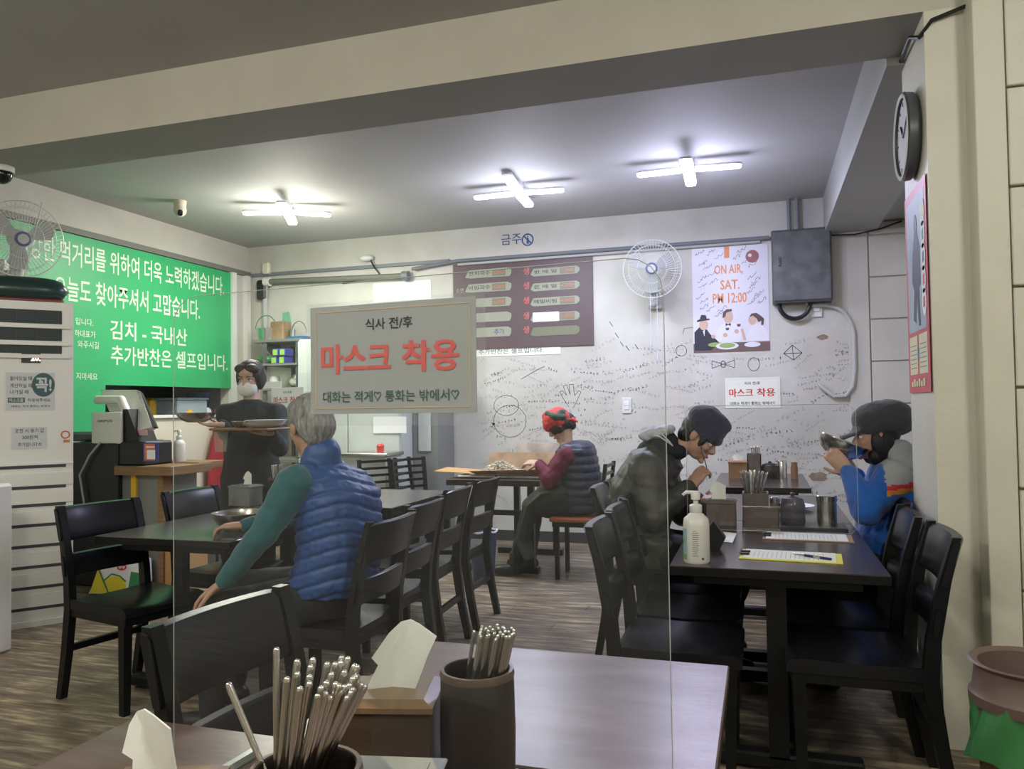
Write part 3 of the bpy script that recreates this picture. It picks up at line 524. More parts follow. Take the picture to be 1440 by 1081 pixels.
# ------------------------------------------------------------------ alcove goods (serving shelf under the banner)
def bx(name, label, cat, px, py, Yw, size, m, X=XL-.38, bev=.01, z=1.255, group=None):
    p = P(px, py, X=X); c = V((X, p.y, z+size[2]/2)); return tag(MB().box(c, size, bev=bev).build(name, m, origin=(X, p.y, z)), label, cat, group)
o = thing('storage_bin', 'frosted plastic bin on the serving shelf under the banner', 'bin', (XL-.28, P(255, 575, X=XL-.28).y, 1.255)); q = o.location
MB().bb(q+V((-.15, -.22, 0)), q+V((.15, .22, .18)), bev=.015).build('tub', 'frost', o); MB().bb(q+V((-.16, -.23, .18)), q+V((.16, .23, .20)), bev=.006).build('lid', 'frost', o)
y_ = P(285, 575, X=XL-.45).y; tag(MB().lathe([(.13, 0), (.19, .26), (.195, .26), (.13, .01)], (XL-.42, y_, 1.256), 20).build('basket', 'bluep', origin=(XL-.42, y_, 1.256), smooth=True), 'blue plastic basket behind the frosted bin', 'basket')
for px, sz, m, lb in ((170, (.2, .25, .10), 'teal', 'teal bundle at the left end of the serving shelf'), (212, (.2, .18, .20), 'yellow', 'yellow packet on the serving shelf under the banner'), (190, (.2, .16, .12), 'paper', 'white bag on the serving shelf beside the yellow packet'), (298, (.15, .12, .22), 'steel', 'tall steel canister at the right end of the serving shelf'), (290, (.1, .1, .10), 'paper', 'white tub at the right end of the serving shelf')):
    bx('kitchen_item', lb, 'kitchen item', px, 575, 0, sz, m, X=XL-.50 if px != 290 else XL-.2, bev=.03)
p = P(266, 583, X=XL+.0); tag(MB().prism([(XL-.06, p.y-.1, 1.285), (XL+.04, p.y-.1, 1.285), (XL+.04, p.y+.1, 1.285), (XL-.06, p.y+.1, 1.285)], (0, 0, .01)).prism([(XL, p.y-.07, 1.295), (XL, p.y+.07, 1.295), (XL, p.y, 1.34)], (.01, 0, 0)).build('yellow_cloth', 'yellow', origin=(XL, p.y, 1.285)), 'crumpled yellow cloth on the ledge under the banner', 'cloth')
# ------------------------------------------------------------------ air conditioner
A = V((-4.19, 3.92, 0)); du = V((.64, .77, 0)).normalized(); dn = V((.77, -.64, 0)).normalized(); AW = .72
Ap = Panel(A-du*AW, du, (0, 0, 1)); Ap.n = dn; H_ = 2.02
ac = thing('floor_air_conditioner', 'tall white floor-standing air conditioner at the far left', 'air conditioner', A-du*AW/2)
mb = MB(); f2 = [Ap.p(0, 0, -.32), Ap.p(AW, 0, -.32), Ap.p(AW, 0, -.0), Ap.p(0, 0, 0)]; mb.prism([q+V((0, 0, .0)) for q in f2], (0, 0, H_)); mb.build('cabinet', 'ac', ac)
def Aq(px, py):
    r = fw+r1*(px-720)/F-u1*(py-540.5)/F; t = ((A-V((0, 0, CAMH))).dot(dn))/r.dot(dn); h = r*t+V((0, 0, CAMH)); return ((h-Ap.O).dot(du), h.z)
for i, (ya, yb) in enumerate(((436, 455), (462, 479), (486, 497))):
    z1 = Aq(60, ya)[1]; z0 = Aq(60, yb)[1]; x1 = Aq(87, 450)[0]; Ap.rect(.05, z0, x1, z1, 0, .004).build('vent_opening', 'acd', ac); Ap.rect(.03, z0-.03, AW-.02, z0-.008, 0, .02).build('louver', 'ac', ac)
    for k in range(5): Ap.rect(.08+k*.11, z0, .085+k*.11, z1, .004, .004).build('vent_fin', 'slot', ac)
a, b = Aq(30, 510), Aq(57, 497); Ap.rect(a[0], a[1], b[0], b[1], 0, .004).build('display_window', 'slot', ac); M['ledred'] = mat('red_digits', (1, .55, .5), .4, emit=3.5)
Ap.text('20.', a[0]+.05, a[1]+.012, b[0]-.0, b[1]-.01, 'ledred', ac, .006, .03, name='display_digits')
def Arect(p0, p1, m, nm, z=.002, t=.001): a, b = Aq(*p0), Aq(*p1); return Ap.rect(a[0], a[1], b[0], b[1], z, t).build(nm, m, ac)
def Atext(s_, p0, p1, m='ink', bold=.01, z=.0035): a, b = Aq(*p0), Aq(*p1); Ap.text(s_, a[0], a[1], b[0], b[1], m, ac, z, bold)
M['notice'] = mat('pale_grey_notice', (.64, .67, .67), .5); M['teald'] = mat('dark_teal_print', (.05, .12, .13), .5); M['orl'] = mat('orange_red_print', (.65, .17, .08), .5)
Arect((8, 577), (77, 524), 'notice', 'paper_notice'); c = Aq(61, 541); Ap.disc(c[0], c[1], .062, .0031, ry=.075).build('round_mark', 'teald', ac); Ap.text('꼭!', c[0]-.042, c[1]-.045, c[0]+.045, c[1]+.045, 'notice', ac, .0045, .03)
Atext('들어오실 때', (14, 535), (45, 529)); Atext('계산하실 때', (14, 545), (45, 539)); Atext('나가실 때', (14, 554), (40, 548)); Arect((11, 566), (35, 559), 'teald', 'dark_bar', .0031); Atext('마스크를', (13, 565), (33, 560), 'notice', .02, .0045); Atext('착용해주세요', (39, 565), (71, 560)); Atext('대화는 적게 통화는 밖에서', (16, 573), (70, 569))
Arect((16, 632), (66, 600), 'notice', 'paper_notice'); Atext('포장 시 용기 값', (21, 609), (62, 602)); Atext('300원씩', (31, 618), (53, 611)); Atext('추가입니다☆', (25, 628), (59, 621))
Arect((89, 622), (98, 618), 'orl', 'brand_mark', .002); c = Aq(92, 611); Ap.ring(c[0], c[1], .022, .008, .002).build('brand_mark', 'orl', ac)
for i, yy in enumerate((655, 684, 709, 737, 766, 795, 824, 853)):
    z = Aq(60, yy)[1]; Ap.rect(.03, z-.012, AW-.04, z+.008, 0, .003).build('slot', 'slot', ac); Ap.rect(.0, z+.008, AW, z+.0+.085 if i else z+.02, 0, .010).build('slat', 'ac', ac)
Ap.rect(0, 0, AW, .035, 0, .012).build('plinth', 'ac', ac)
# radio on top
rc = P(55, 402, Y=A.y-.12); rp = thing('radio', 'dark green and red oval radio with antenna on the air conditioner', 'radio', A-du*.27+V((0, 0, H_))-dn*.12); q = rp.location
Rz = Matrix.Rotation(math.atan2(du.y, du.x), 3, 'Z'); mb = MB(); R = []
for i in range(13):
    t = -1+2*i/12; s_ = (1-abs(t)**4)**.5*.95+.05; R.append([q+Rz @ V((t*.25, .075*s_*cos(2*pi*k/16), .085+.085*s_*sin(2*pi*k/16))) for k in range(16)])
M['radio'] = mat('dark_green_plastic', (.02, .05, .045), .25); M['radior'] = mat('dark_red_plastic', (.16, .03, .03), .35)
mb.rings(R).build('body', 'radio', rp, smooth=True); MB().box(q+V((0, 0, .015)), (.44, .13, .03), rot=Rz, bev=.01).build('base', 'radior', rp); MB().lathe([(0, .085), (.05, .084), (.055, .07)], q+Rz @ V((-.19, 0, .085)), 16, Rz @ Matrix.Rotation(pi/2, 3, 'X')).build('speaker', 'radior', rp, smooth=True)
a_ = q+V((0, 0, .16)); MB().tube([a_, a_+Rz @ V((.10, 0, .50))], .003, 5).build('antenna', 'steel', rp)
# white appliance at the frame edge
q = P(-27, 760, Y=3.2); wp = thing('water_purifier', 'white appliance with blue patch cut by the left photo edge', 'appliance', (q.x, 3.2, 0)); MB().bb((q.x-.3, 3.1, 0), (q.x+.055, 3.35, .93), bev=.015).build('body', 'plastic', wp); MB().bb((q.x+.0, 3.092, .55), (q.x+.045, 3.1, .80)).build('blue_label', 'bluep', wp)
# ------------------------------------------------------------------ till counter (built around its real spot left of the room)
def lbox(name, label, cat, px0, px1, ytop, ybot, Yd, dep, m, bev=.01, parent=None, zmin=None):
    a, b = P(px0, ybot, Y=Yd), P(px1, ytop, Y=Yd); z0 = a.z if zmin is None else zmin
    mb = MB().bb((a.x, Yd, z0), (b.x, Yd+dep, b.z), bev=bev); o = mb.build(name, m, parent, origin=None if parent else ((a.x+b.x)/2, Yd, z0)); return tag(o, label, cat) if label else o
TC = 4.72
tc = thing('till_counter', 'black cashier desk with a wooden edge and grey side panel', 'desk', P(160, 900, Y=TC+.2)); tc.location.z = 0; bpy.context.view_layer.update()
lbox('cabinet', None, None, 98, 165, 622, 800, TC, .5, 'blackp', parent=tc, zmin=0)
lbox('side_panel', None, None, 166, 226, 663, 800, TC+.05, .4, 'greyp', parent=tc, zmin=0)
lbox('desk_shelf', None, None, 160, 240, 656, 668, TC-.03, .45, 'woodshelf', parent=tc, bev=.004)
lbox('yellow_strip', None, None, 184, 191, 668, 704, TC+.03, .02, 'yellow', parent=tc, bev=0)
lbox('wooden_post', None, None, 222, 229, 662, 800, TC+.03, .1, 'woodshelf', parent=tc, bev=0, zmin=0)
mb = MB(); mb.tube([P(141, 622, Y=TC-.02), P(126, 640, Y=TC-.03), P(112, 668, Y=TC-.03), P(118, 705, Y=TC-.03), P(117, 740, Y=TC-.03)], .008, 6); mb.build('cable', 'whitecond', tc)
lbox('printer', 'black receipt printer under the customer display', 'printer', 166, 203, 621, 655, TC, .3, 'blackp', bev=.015)
lbox('card_reader', 'grey machine beside the air conditioner on the black desk', 'machine', 98, 129, 607, 621, TC+.1, .25, 'elec', bev=.02)
# pos terminal
ps = thing('pos_terminal', 'white point-of-sale terminal with tilted screen on the black desk', 'terminal', P(150, 620, Y=TC+.1)); zt = P(150, 622, Y=TC).z
a, b = P(128, 624, Y=TC), P(170, 579, Y=TC); cp = Panel(V((a.x, TC, a.z)), (1, 0, 0), (0, 0, 1)); W_, H2 = b.x-a.x, b.z-a.z
mb = MB().bb((a.x, TC, a.z), (b.x, TC+.03, b.z), bev=.012, seg=2); mb.build('customer_display', 'plastic', ps); cp.text('OKPOS', W_*.22, H2*.68, W_*.72, H2*.76, 'ink', ps, .002, .02)
mb = MB(); e = P(178, 622, Y=TC).x; mb.prism([(b.x-.012, TC+.03, b.z+.02), (b.x-.012, TC+.03, a.z), (e+.1, TC+.03, a.z), (e-.02, TC+.03, b.z+.02)], (0, .18, 0)); mb.build('stand', 'blackp', ps)
q0, q1, q2, q3 = P(141, 548, Y=TC+.22), P(192, 548, Y=TC+.22), P(214, 600, Y=TC+.05), P(168, 612, Y=TC+.05)
mb = MB(); nn = (q1-q0).cross(q3-q0).normalized(); nn = nn if nn.y < 0 else -nn; mb.prism([q0, q1, q2, q3], -nn*.045); mb.build('screen_back', 'plastic', ps)
mb = MB(); mb.prism([q1+V((.002, 0, .0)), q1+V((.018, .02, -.01)), q2+V((.018, .02, 0)), q2], -nn*.03); mb.build('screen_bezel', 'blackp', ps)
q0b, q3b = P(134, 558, Y=TC+.16), P(134, 571, Y=TC+.14); mb = MB(); mb.limb([P(138, 562, Y=TC+.12), P(170, 562, Y=TC+.10), P(180, 585, Y=TC+.08), P(184, 615, Y=TC+.08)], [.035, .035, .035, .035], 10); mb.build('stand_arm', 'plastic', ps, smooth=True)
# payment card stand, sanitiser at counter
o = thing('payment_card', 'small standing card with orange and blue border on the wooden shelf', 'card', P(213, 650, Y=TC-.01)); a, b = P(202, 649, Y=TC-.02), P(223, 622, Y=TC-.02); cpn = Panel((a.x, TC-.02, a.z), (1, 0, 0), (0, 0, 1)); w_, h_ = b.x-a.x, b.z-a.z
cpn.rect(0, 0, w_, h_, 0, .004).build('card', M.setdefault('cardblue', mat('card_navy', (.06, .07, .25), .5)), o); cpn.rect(.012, .01, w_-.03, h_-.01, .004, .001).build('card_face', 'orl', o); cpn.rect(.035, .02, w_-.025, h_-.055, .0055, .001).build('card_face', 'paper', o); cpn.rect(.03, h_-.038, w_-.03, h_-.028, .0056, .0008).build('card_face', 'paper', o)
lbox('paper_slip', 'lilac paper slip hanging below the tilted screen', 'paper', 192, 207, 604, 612, TC+.05, .004, 'pink', bev=0)
sh = thing('wall_shelf', 'wooden shelf plank running from the desk along the cream panel', 'shelf', P(250, 660, Y=5.1)); lbox('plank', None, None, 205, 280, 650, 659, 5.0, .28, 'woodshelf', parent=sh, bev=.004); lbox('bracket', None, None, 212, 216, 659, 672, 5.02, .2, 'woodshelf', parent=sh, bev=0); zsh = P(250, 650, Y=5.0).z
def pump_bottle(loc, s, label, lab=True, rz=0):
    o = thing('pump_bottle', label, 'bottle', loc, rz); q = V(loc)
    MB().lathe([(0, 0), (.040, 0), (.043, .006), (.043, .125), (.040, .145), (.024, .160), (.018, .165), (.018, .170), (0, .170)], q, 24).build('body', 'plastic', o, smooth=True)
    MB().lathe([(.019, .165), (.021, .168), (.021, .188), (.016, .192), (.0085, .194), (.0085, .212), (0, .212)], q, 20).build('collar', 'plastic', o, smooth=True)
    mb = MB().lathe([(0, .208), (.015, .208), (.016, .228), (.010, .236), (0, .236)], q, 16); mb.tube([q+V((0, 0, .230)), q+V((-.03, 0, .232)), q+V((-.042, 0, .222))], [.007, .006, .005], 8); mb.build('pump_head', 'plastic', o, smooth=True)
    if s != 1:
        for ch in [c_ for c_ in C.objects if c_.parent == o]: ch.data.transform(Matrix.Scale(s, 4))
    if lab:
        def wrap(a0, a1, z0, z1, m, nm, r=.0434, n=8):
            mb = MB(); vs = [[mb.b.verts.new(q+s*V((r*cos(a0+(a1-a0)*i/n), r*sin(a0+(a1-a0)*i/n), z))) for i in range(n+1)] for z in (z0, z1)]
            for i in range(n): mb.b.faces.new((vs[0][i], vs[0][i+1], vs[1][i+1], vs[1][i]))
            return mb.build(nm, m, o)
        M['lblue'] = mat('pale_blue_label', (.35, .55, .62), .4); M['lgreen'] = mat('green_label', (.25, .45, .10), .4)
        wrap(-pi*.98, -pi*.72, .012, .115, 'lblue', 'label'); wrap(-pi*.97, -pi*.74, .012, .030, 'lgreen', 'label', .0438); wrap(-pi*.93, -pi*.80, .062, .078, 'lgreen', 'label', .0438)
        for k in range(13):
            z = .108-k*.0068; wrap(-pi*.57, -pi*(.57-.16*rnd.uniform(.6, 1)), z, z+.0022, 'cond', 'small_print', .0437, 4)
        wrap(-pi*.35, -pi*.30, .014, .022, 'ink', 'small_print', .0437, 3)
    return o
q = P(252, 648, Y=5.1); pump_bottle((q.x, 5.1, zsh), 1.05, 'small white pump bottle on the wooden shelf before the cream panel', False)
# cream half wall in front of kitchen
struct(MB().bb((XL, 5.15, 0), (XL+.02, 7.04, 1.255)).build('wall_cream', 'cream'))
lbox('pink_card', 'pink notice card on the side of the wooden shelf post', 'card', 227, 243, 675, 695, 5.0, .01, 'pink', bev=0)
o = thing('green_bag', 'crumpled green plastic bag behind the second black chair', 'bag', P(270, 690, Y=5.4)); q = P(270, 690, Y=5.4)
MB().bb((q.x-.16, 5.3, 0), (q.x+.14, 5.6, q.z-.03), bev=.02).build('box_under', 'greyp', o)
mb = MB(); [mb.sph(q+V((rnd.uniform(-.12, .1), rnd.uniform(-.06, .06), rnd.uniform(-.03, .02))), (rnd.uniform(.03, .07), .05, rnd.uniform(.015, .035))) for _ in range(9)]; mb.sph(q+V((-.10, 0, .04)), (.025, .02, .05)); link('bag', remesh(mb, .008, 1, lambda c_: .006*noise.noise(c_*40)), 'bagg', o)
# red apron on hook, stool
o = thing('red_apron', 'red apron hanging on the left wall beside the serving woman', 'apron', P(310, 600, X=XL+.06)); q = P(309, 590, X=XL+.07); mb = MB(); R = []
for i in range(12):
    t = i/11; z = 1.22-t*.85; wd = .07+.17*min(1, t*2.2)**.8 if t > .05 else .07
    R.append([V((XL+.09+.022*sin(k*1.9+t*2)+(.012 if k > 12 else 0), q.y+wd*(-1+2*(k if k < 12 else 23-k)/11.5), z)) for k in range(24)])
mb.rings(R); mb.build('cloth', 'clothr', o, smooth=2)
MB().tube([(XL+.09, q.y-.06, 1.21), (XL+.05, q.y-.02, 1.30), (XL+.02, q.y, 1.33), (XL+.05, q.y+.02, 1.30), (XL+.09, q.y+.06, 1.21)], .008, 6).build('neck_strap', 'clothr', o)
def stool(loc, label):
    o = thing('stool', label, 'stool', loc); q = V(loc); MB().box(q+V((0, 0, .66)), (.30, .30, .035), bev=.01, seg=2).build('seat', 'stool', o, smooth=True)
    for sx in (-1, 1):
        for sy in (-1, 1): MB().tube([q+V((sx*.12, sy*.12, .64)), q+V((sx*.17, sy*.17, 0))], .012, 8).build('leg', 'blackp', o)
    MB().tube([q+V((a_*.15, b_*.15, .25)) for a_, b_ in ((-1, -1), (1, -1), (1, 1), (-1, 1))], .008, 6, True).build('rung', 'blackp', o)
q = P(310, 676, Y=5.3); stool((q.x, 5.3, 0), 'brown-seated stool beside the red apron')
# steel door post region behind serving woman
fr = thing('refrigerator', 'white refrigerator behind the large mask notice', 'refrigerator', ((P(419, 600, Y=6.7).x+P(600, 600, Y=6.7).x)/2, 6.9, 0)); a, b = P(419, 600, Y=6.7).x, P(563, 600, Y=6.7).x; zt = P(419, 477, Y=6.7).z
M['fr'] = mat('white_fridge_enamel', (.52, .56, .53), .4); MB().bb((a, 6.72, .05), (b, YB-.05, zt), bev=.01).build('body', 'fr', fr); m_ = (a+b)/2
for x0, x1 in ((a+.005, m_-.004), (m_+.004, b-.005)):
    for z0, z1 in ((.85, zt-.02), (.08, .84)): dd = MB().bb((x0, 6.69, z0), (x1, 6.72, z1), bev=.008).build('door', 'fr', fr)
MB().bb((a+.02, 6.74, 0), (b-.02, YB-.1, .05)).build('plinth', 'blackp', fr)
a2 = b+.01; b2 = a2+.26; cl = thing('grey_locker', 'narrow grey cabinet between the refrigerator and the marked wall', 'cabinet', ((a2+b2)/2, 7.1, 0))
MB().bb((a2, 6.96, 0), (b2, YB-.03, 1.75)).build('body', 'greyp', cl); MB().bb((a2+.06, 6.945, .9), (b2-.07, 6.96, 1.7), bev=.004).build('door', 'fr', cl)
lp = Panel(P(525, 609, Y=6.685), (1, 0, 0), (0, 0, 1)); notice('blank_note', 'blank white note on the refrigerator below the large mask notice', 'paper', lp, .345, .155, 'paper', .003)
sk = thing('steel_sink', 'steel sink counter below the note, behind the vest man', 'sink', P(525, 700, Y=6.35)); sk.location.z = 0; a, b = P(470, 700, Y=6.35).x, P(547, 637, Y=6.35); MB().bb((a, 6.30, b.z-.03), (b.x, 6.66, b.z), bev=.006).build('worktop', 'steel', sk); MB().bb((a+.02, 6.32, 0), (b.x-.02, 6.64, b.z-.03)).build('cabinet', 'fr', sk)
q = P(535, 636, Y=6.45); tag(MB().lathe([(0, 0), (.03, 0), (.035, .06), (.02, .08), (0, .08)], (q.x, 6.45, b.z)).build('red_topped_jar', 'red', origin=(q.x, 6.45, b.z), smooth=True), 'tiny red jar on the steel sink counter', 'jar')
# steel wall shelf with pots
ws = thing('steel_wall_shelf', 'steel wall shelf holding pots at the left of the back wall', 'shelf', P(395, 480, Y=7.2)); a, b = P(362, 481, Y=7.1), P(431, 477, Y=7.1); MB().bb((a.x, 7.0, a.z-.015), (b.x, YB, a.z+.015)).build('board', 'greyp', ws)
for x in (a.x+.06, b.x-.06): MB().prism([(x, 7.05, a.z-.015), (x, YB, a.z-.015), (x, YB, a.z-.25)], (.02, 0, 0)).build('bracket', 'steel', ws)
for i, (px, r, h, m, lb) in enumerate(((378, .13, .13, 'steel', 'lidded steel pot on the left end of the wall shelf'), (395, .07, .17, 'card', 'brown paper carton on the wall shelf between the pots'), (411, .035, .11, 'steeld', 'small tin on the wall shelf'), (424, .10, .05, 'bluep', 'blue tray on the right end of the wall shelf'))):
    q = P(px, 470, Y=7.2); z = a.z+.015
    if i == 0:
        o = thing('cooking_pot', lb, 'pot', (q.x, 7.2, z)); MB().lathe([(0, 0), (r*.9, 0), (r, h), (r*.95, h), (0, h+.02)], (q.x, 7.2, z)).build('pot', m, o, smooth=True); MB().tube(arcp((q.x, 7.15, z+h), (1, 0, 0), (0, 0, 1), r, .14, 0, pi), .006, 6).build('handle', 'steel', o)
    elif i == 1: tag(MB().box((q.x, 7.2, z+.10), (.16, .16, .20), bev=.01).build('carton', m, origin=(q.x, 7.2, z)), lb, 'carton')
    elif i == 3:
        o = thing('tray_basket', lb, 'tray', (q.x, 7.2, z)); MB().box((q.x, 7.2, z+.015), (.24, .2, .03), bev=.006).build('tray', m, o); MB().tube(arcp((q.x, 7.15, z+.03), (1, 0, 0), (0, 0, 1), .10, .16, 0, pi), .006, 6).build('handle', 'steel', o)
    else: tag(MB().lathe([(0, 0), (r, 0), (r, h), (0, h)], (q.x, 7.2, z)).build('tin', m, origin=(q.x, 7.2, z), smooth=True), lb, 'tin')
# low cabinet with boxes behind the serving woman
kc = thing('kitchen_rack', 'grey kitchen rack with boxes behind the serving woman', 'rack', (P(395, 600, Y=6.8).x, 6.9, 0)); a, b = P(368, 545, Y=6.75), P(418, 545, Y=6.75)
for z in (a.z-.03, a.z-.75, .12): MB().bb((a.x-.02, 6.75, z), (b.x, 7.3, z+.03)).build('board', 'greyp', kc)
for x in (a.x, b.x-.03):
    for y_ in (6.77, 7.27): MB().bb((x, y_, 0), (x+.03, y_+.03, a.z+.45)).build('post', 'elec', kc)
MB().bb((a.x-.02, 6.75, a.z+.22), (b.x, 7.3, a.z+.24)).build('board', 'greyp', kc)
z = a.z+.24; M['lime'] = mat('lime_green_pack', (.30, .55, .10), .5); M['bviolet'] = mat('blue_pack', (.05, .07, .35), .5)
for k, (px, dz) in enumerate(((385, 0), (396, 0), (387, .08), (397, .08))):
    q = P(px+2, 510, Y=6.85); o = tag(MB().box((q.x, 6.9, z+dz+.037), (.062, .15, .074), bev=.004).build('glove_carton', 'bviolet', origin=(q.x, 6.9, z+dz)), ('lower left', 'lower right', 'upper left', 'upper right')[k]+' lime and blue carton in the pile behind the serving woman', 'carton', 'lime and blue cartons on the kitchen rack'); MB().box((q.x, 6.823, z+dz+.037), (.052, .004, .056)).build('lime_face', 'lime', o)
q = P(373, 512, Y=6.9); tag(MB().sph((q.x, 6.9, z+.05), (.09, .07, .05)).build('green_cloth', 'bagg', origin=(q.x, 6.9, z), smooth=True), 'bundled green cloth beside the lime cartons', 'cloth')
q = P(413, 530, Y=6.85); mb = MB(); [mb.sph(V((q.x, 6.9, a.z+.06))+V((rnd.uniform(-.06, .06), rnd.uniform(-.06, .06), rnd.uniform(-.02, .06))), rnd.uniform(.03, .05), u=8, v=6) for _ in range(10)]
tag(mb.build('plastic_bags', 'paper2', origin=(q.x, 6.9, a.z), smooth=True), 'bundle of pale bags on the kitchen rack by the mask notice', 'bag')
q = P(384, 530, Y=6.85); tag(MB().lathe([(0, 0), (.05, 0), (.05, .10), (.045, .12), (0, .12)], (q.x, 6.88, a.z)).build('white_tub', 'paper', origin=(q.x, 6.88, a.z), smooth=True), 'white tub on the kitchen rack beside the serving woman', 'tub')
c = P(403, 451, Y=YB-.01); o = tag(MB().prism([c+V((-.05, 0, .09)), c+V((-.06, 0, -.07)), c+V((-.03, 0, -.10)), c+V((.06, 0, -.07)), c+V((.05, 0, .02)), c+V((.03, 0, .10))], (0, .008, 0)).build('green_glove', M.setdefault('gglove', mat('pale_green_rubber', (.20, .48, .30), .5)), origin=c), 'pale green rubber glove pinned above the steel wall shelf', 'glove')
# second mask notice near the serving woman on a small acrylic guard
a = P(382, 581, Y=5.95); o = thing('mask_notice', 'small white mask notice half hidden by the grey-haired head', 'notice', a); mn = Panel(a, (1, 0, .0), (0, 0, 1)); mn.rect(0, 0, .325, .225, 0, .002).build('sheet', 'paper', o); mask_notice(mn, .325, .225, o, False, red='red', z=.0024)
g = thing('acrylic_guard', 'clear acrylic guard behind the vest man carrying the small mask notice', 'acrylic guard', (a.x+.2, 5.97, .74)); MB().bb((a.x-.12, 5.956, .746), (a.x+.55, 5.961, a.z+.35)).build('sheet', 'glass2', g); MB().bb((a.x-.12, 5.95, a.z+.22), (a.x+.1, 5.955, a.z+.28)).build('tape', 'paper', g)
# rice bag, carton
q = P(158, 838, Z=0); M['ygr'] = mat('yellow_print', (.75, .62, .03), .5); M['dgr'] = mat('dark_green_print', (.03, .20, .07), .5)
o = thing('food_sack', 'white yellow and green printed sack seen through the near left chair', 'sack', q); rp_ = Panel(P(122, 838, Z=0)+V((0, 0, .01)), (.9, .25, 0), (-.03, .15, 1)); 
mb = MB(); pts = [(0, 0), (.40, .0), (.42, .10), (.40, .25), (.36, .27), (.33, .30), (.26, .29), (.12, .26), (.08, .22), (.05, .12)]; rp_.n = -rp_.n if rp_.n.y > 0 else rp_.n
R = []
for zz, g_ in ((0, .94), (-.03, 1), (-.10, 1.0), (-.14, .92)): R.append([rp_.p(.2+(x-.2)*g_, .13+(y_-.13)*g_, zz) for x, y_ in pts])
mb.rings(R); mb.build('sack', 'paper', o, smooth=True)
rp_.poly([(.02, .01), (.17, .01), (.07, .20)], .001).build('yellow_print', 'ygr', o); rp_.poly([(.12, .01), (.29, .03), (.27, .10), (.21, .13), (.15, .12), (.11, .08)], .0012).build('yellow_print', 'ygr', o); rp_.line([(.06, .20), (.16, .01)], .012, .0022).build('green_print', 'dgr', o); rp_.line([(.11, .09), (.17, .145), (.23, .13), (.28, .09)], .010, .0022).build('green_print', 'dgr', o)
rp_.poly([(.30, .04), (.38, .07), (.37, .15), (.31, .16)], .0012).build('green_print', 'dgr', o); rp_.disc(.24, .19, .036, .0012, ry=.022).build('red_print', 'red', o); rp_.text('99', .215, .18, .265, .20, 'paper', o, .0022, .02); rp_.disc(.12, .22, .018, .0012).build('hole', 'slot', o); rp_.poly([(.26, .28), (.33, .30), (.34, .25)], .0012).build('yellow_print', 'ygr', o)
q = P(243, 811, Z=.10); o = tag(MB().bb((q.x-.13, q.y, .0), (q.x+.11, q.y+.25, .30), bev=.004).build('carton', 'tan', origin=(q.x, q.y, 0)), 'plain tan carton on the floor left of the vest man', 'carton')
# ------------------------------------------------------------------ tables
def table(x0, x1, y0, y1, top, label, m='black', th=.035, ht=.74, cols=2, w=.05):
    o = thing('dining_table', label, 'table', ((x0+x1)/2, (y0+y1)/2, 0)); cx = (x0+x1)/2
    mb = MB().bb((x0, y0, ht-th), (x1, y1, ht), bev=.003); tp = mb.build('tabletop', [top, m], o)
    for p_ in tp.data.polygons: p_.material_index = 0 if p_.normal.z > .5 else 1
    MB().bb((x0+.08, y0+.08, ht-th-.04), (x1-.08, y1-.08, ht-th)).build('apron', m, o)
    for yy in (y0+.14, y1-.14):
        MB().bb((cx-w/2, yy-w/2, .05), (cx+w/2, yy+w/2, ht-th-.04)).build('column', m, o); MB().bb((cx-.28, yy-.035, .015), (cx+.28, yy+.035, .065), bev=.008).build('foot', m, o)
        for sx in (-1, 1): MB().cyl((cx+sx*.25, yy, 0), (cx+sx*.25, yy, .018), .018, n=10).build('glide', 'blackp', o)
    MB().bb((cx-.02, y0+.14, .16), (cx+.02, y1-.14, .20)).build('stretcher', m, o)
    return o
table(-1.15, .0, .45, 1.215, 'ttopn', 'nearest table at the bottom edge holding the chopstick cups', m='dwood')
table(-.826, -.08, 1.222, 1.812, 'ttopn', 'worn reddish-brown table behind the near cups', m='dwood')
table(-.33, .40, 2.87, 4.045, 'ttop', 'dark right-hand table with clipboards and pump bottle', w=.07)
table(-.33, .40, 4.055, 5.23, 'ttop', 'dark right-hand table where the beanie man and cap woman eat', w=.07)
table(-.34, .31, 5.66, 6.80, 'ttop', 'dark table against the back wall at right with brown tissue box')
table(-3.0, -2.25, 2.93, 4.10, 'ttopg', 'dark table of the vest man with the steel bowl')
table(-2.80, -2.06, 4.14, 5.10, 'ttopg', 'grey-brown table behind the vest man')
table(-4.1, -3.35, 5.4, 6.1, 'ttopg', 'small dark table hidden behind the serving woman')
tw = thing('dining_table', 'square-legged table where the scarfed woman works', 'table', (-2.0, 6.4, 0)); MB().bb((-2.45, 5.90, .69), (-1.66, 6.9, .74), bev=.004).build('tabletop', 'dwood', tw)
for x in (-2.12, -1.76): MB().bb((x-.025, 5.97, .05), (x+.025, 6.02, .69)).build('leg', 'black', tw); MB().bb((x-.025, 6.75, .05), (x+.025, 6.80, .69)).build('leg', 'black', tw)
MB().bb((-2.12, 5.98, .45), (-1.76, 6.01, .49)).build('rail', 'black', tw); MB().bb((-2.30, 5.96, 0), (-1.70, 6.03, .05)).build('foot', 'black', tw); MB().bb((-2.30, 6.74, 0), (-1.70, 6.81, .05)).build('foot', 'black', tw)
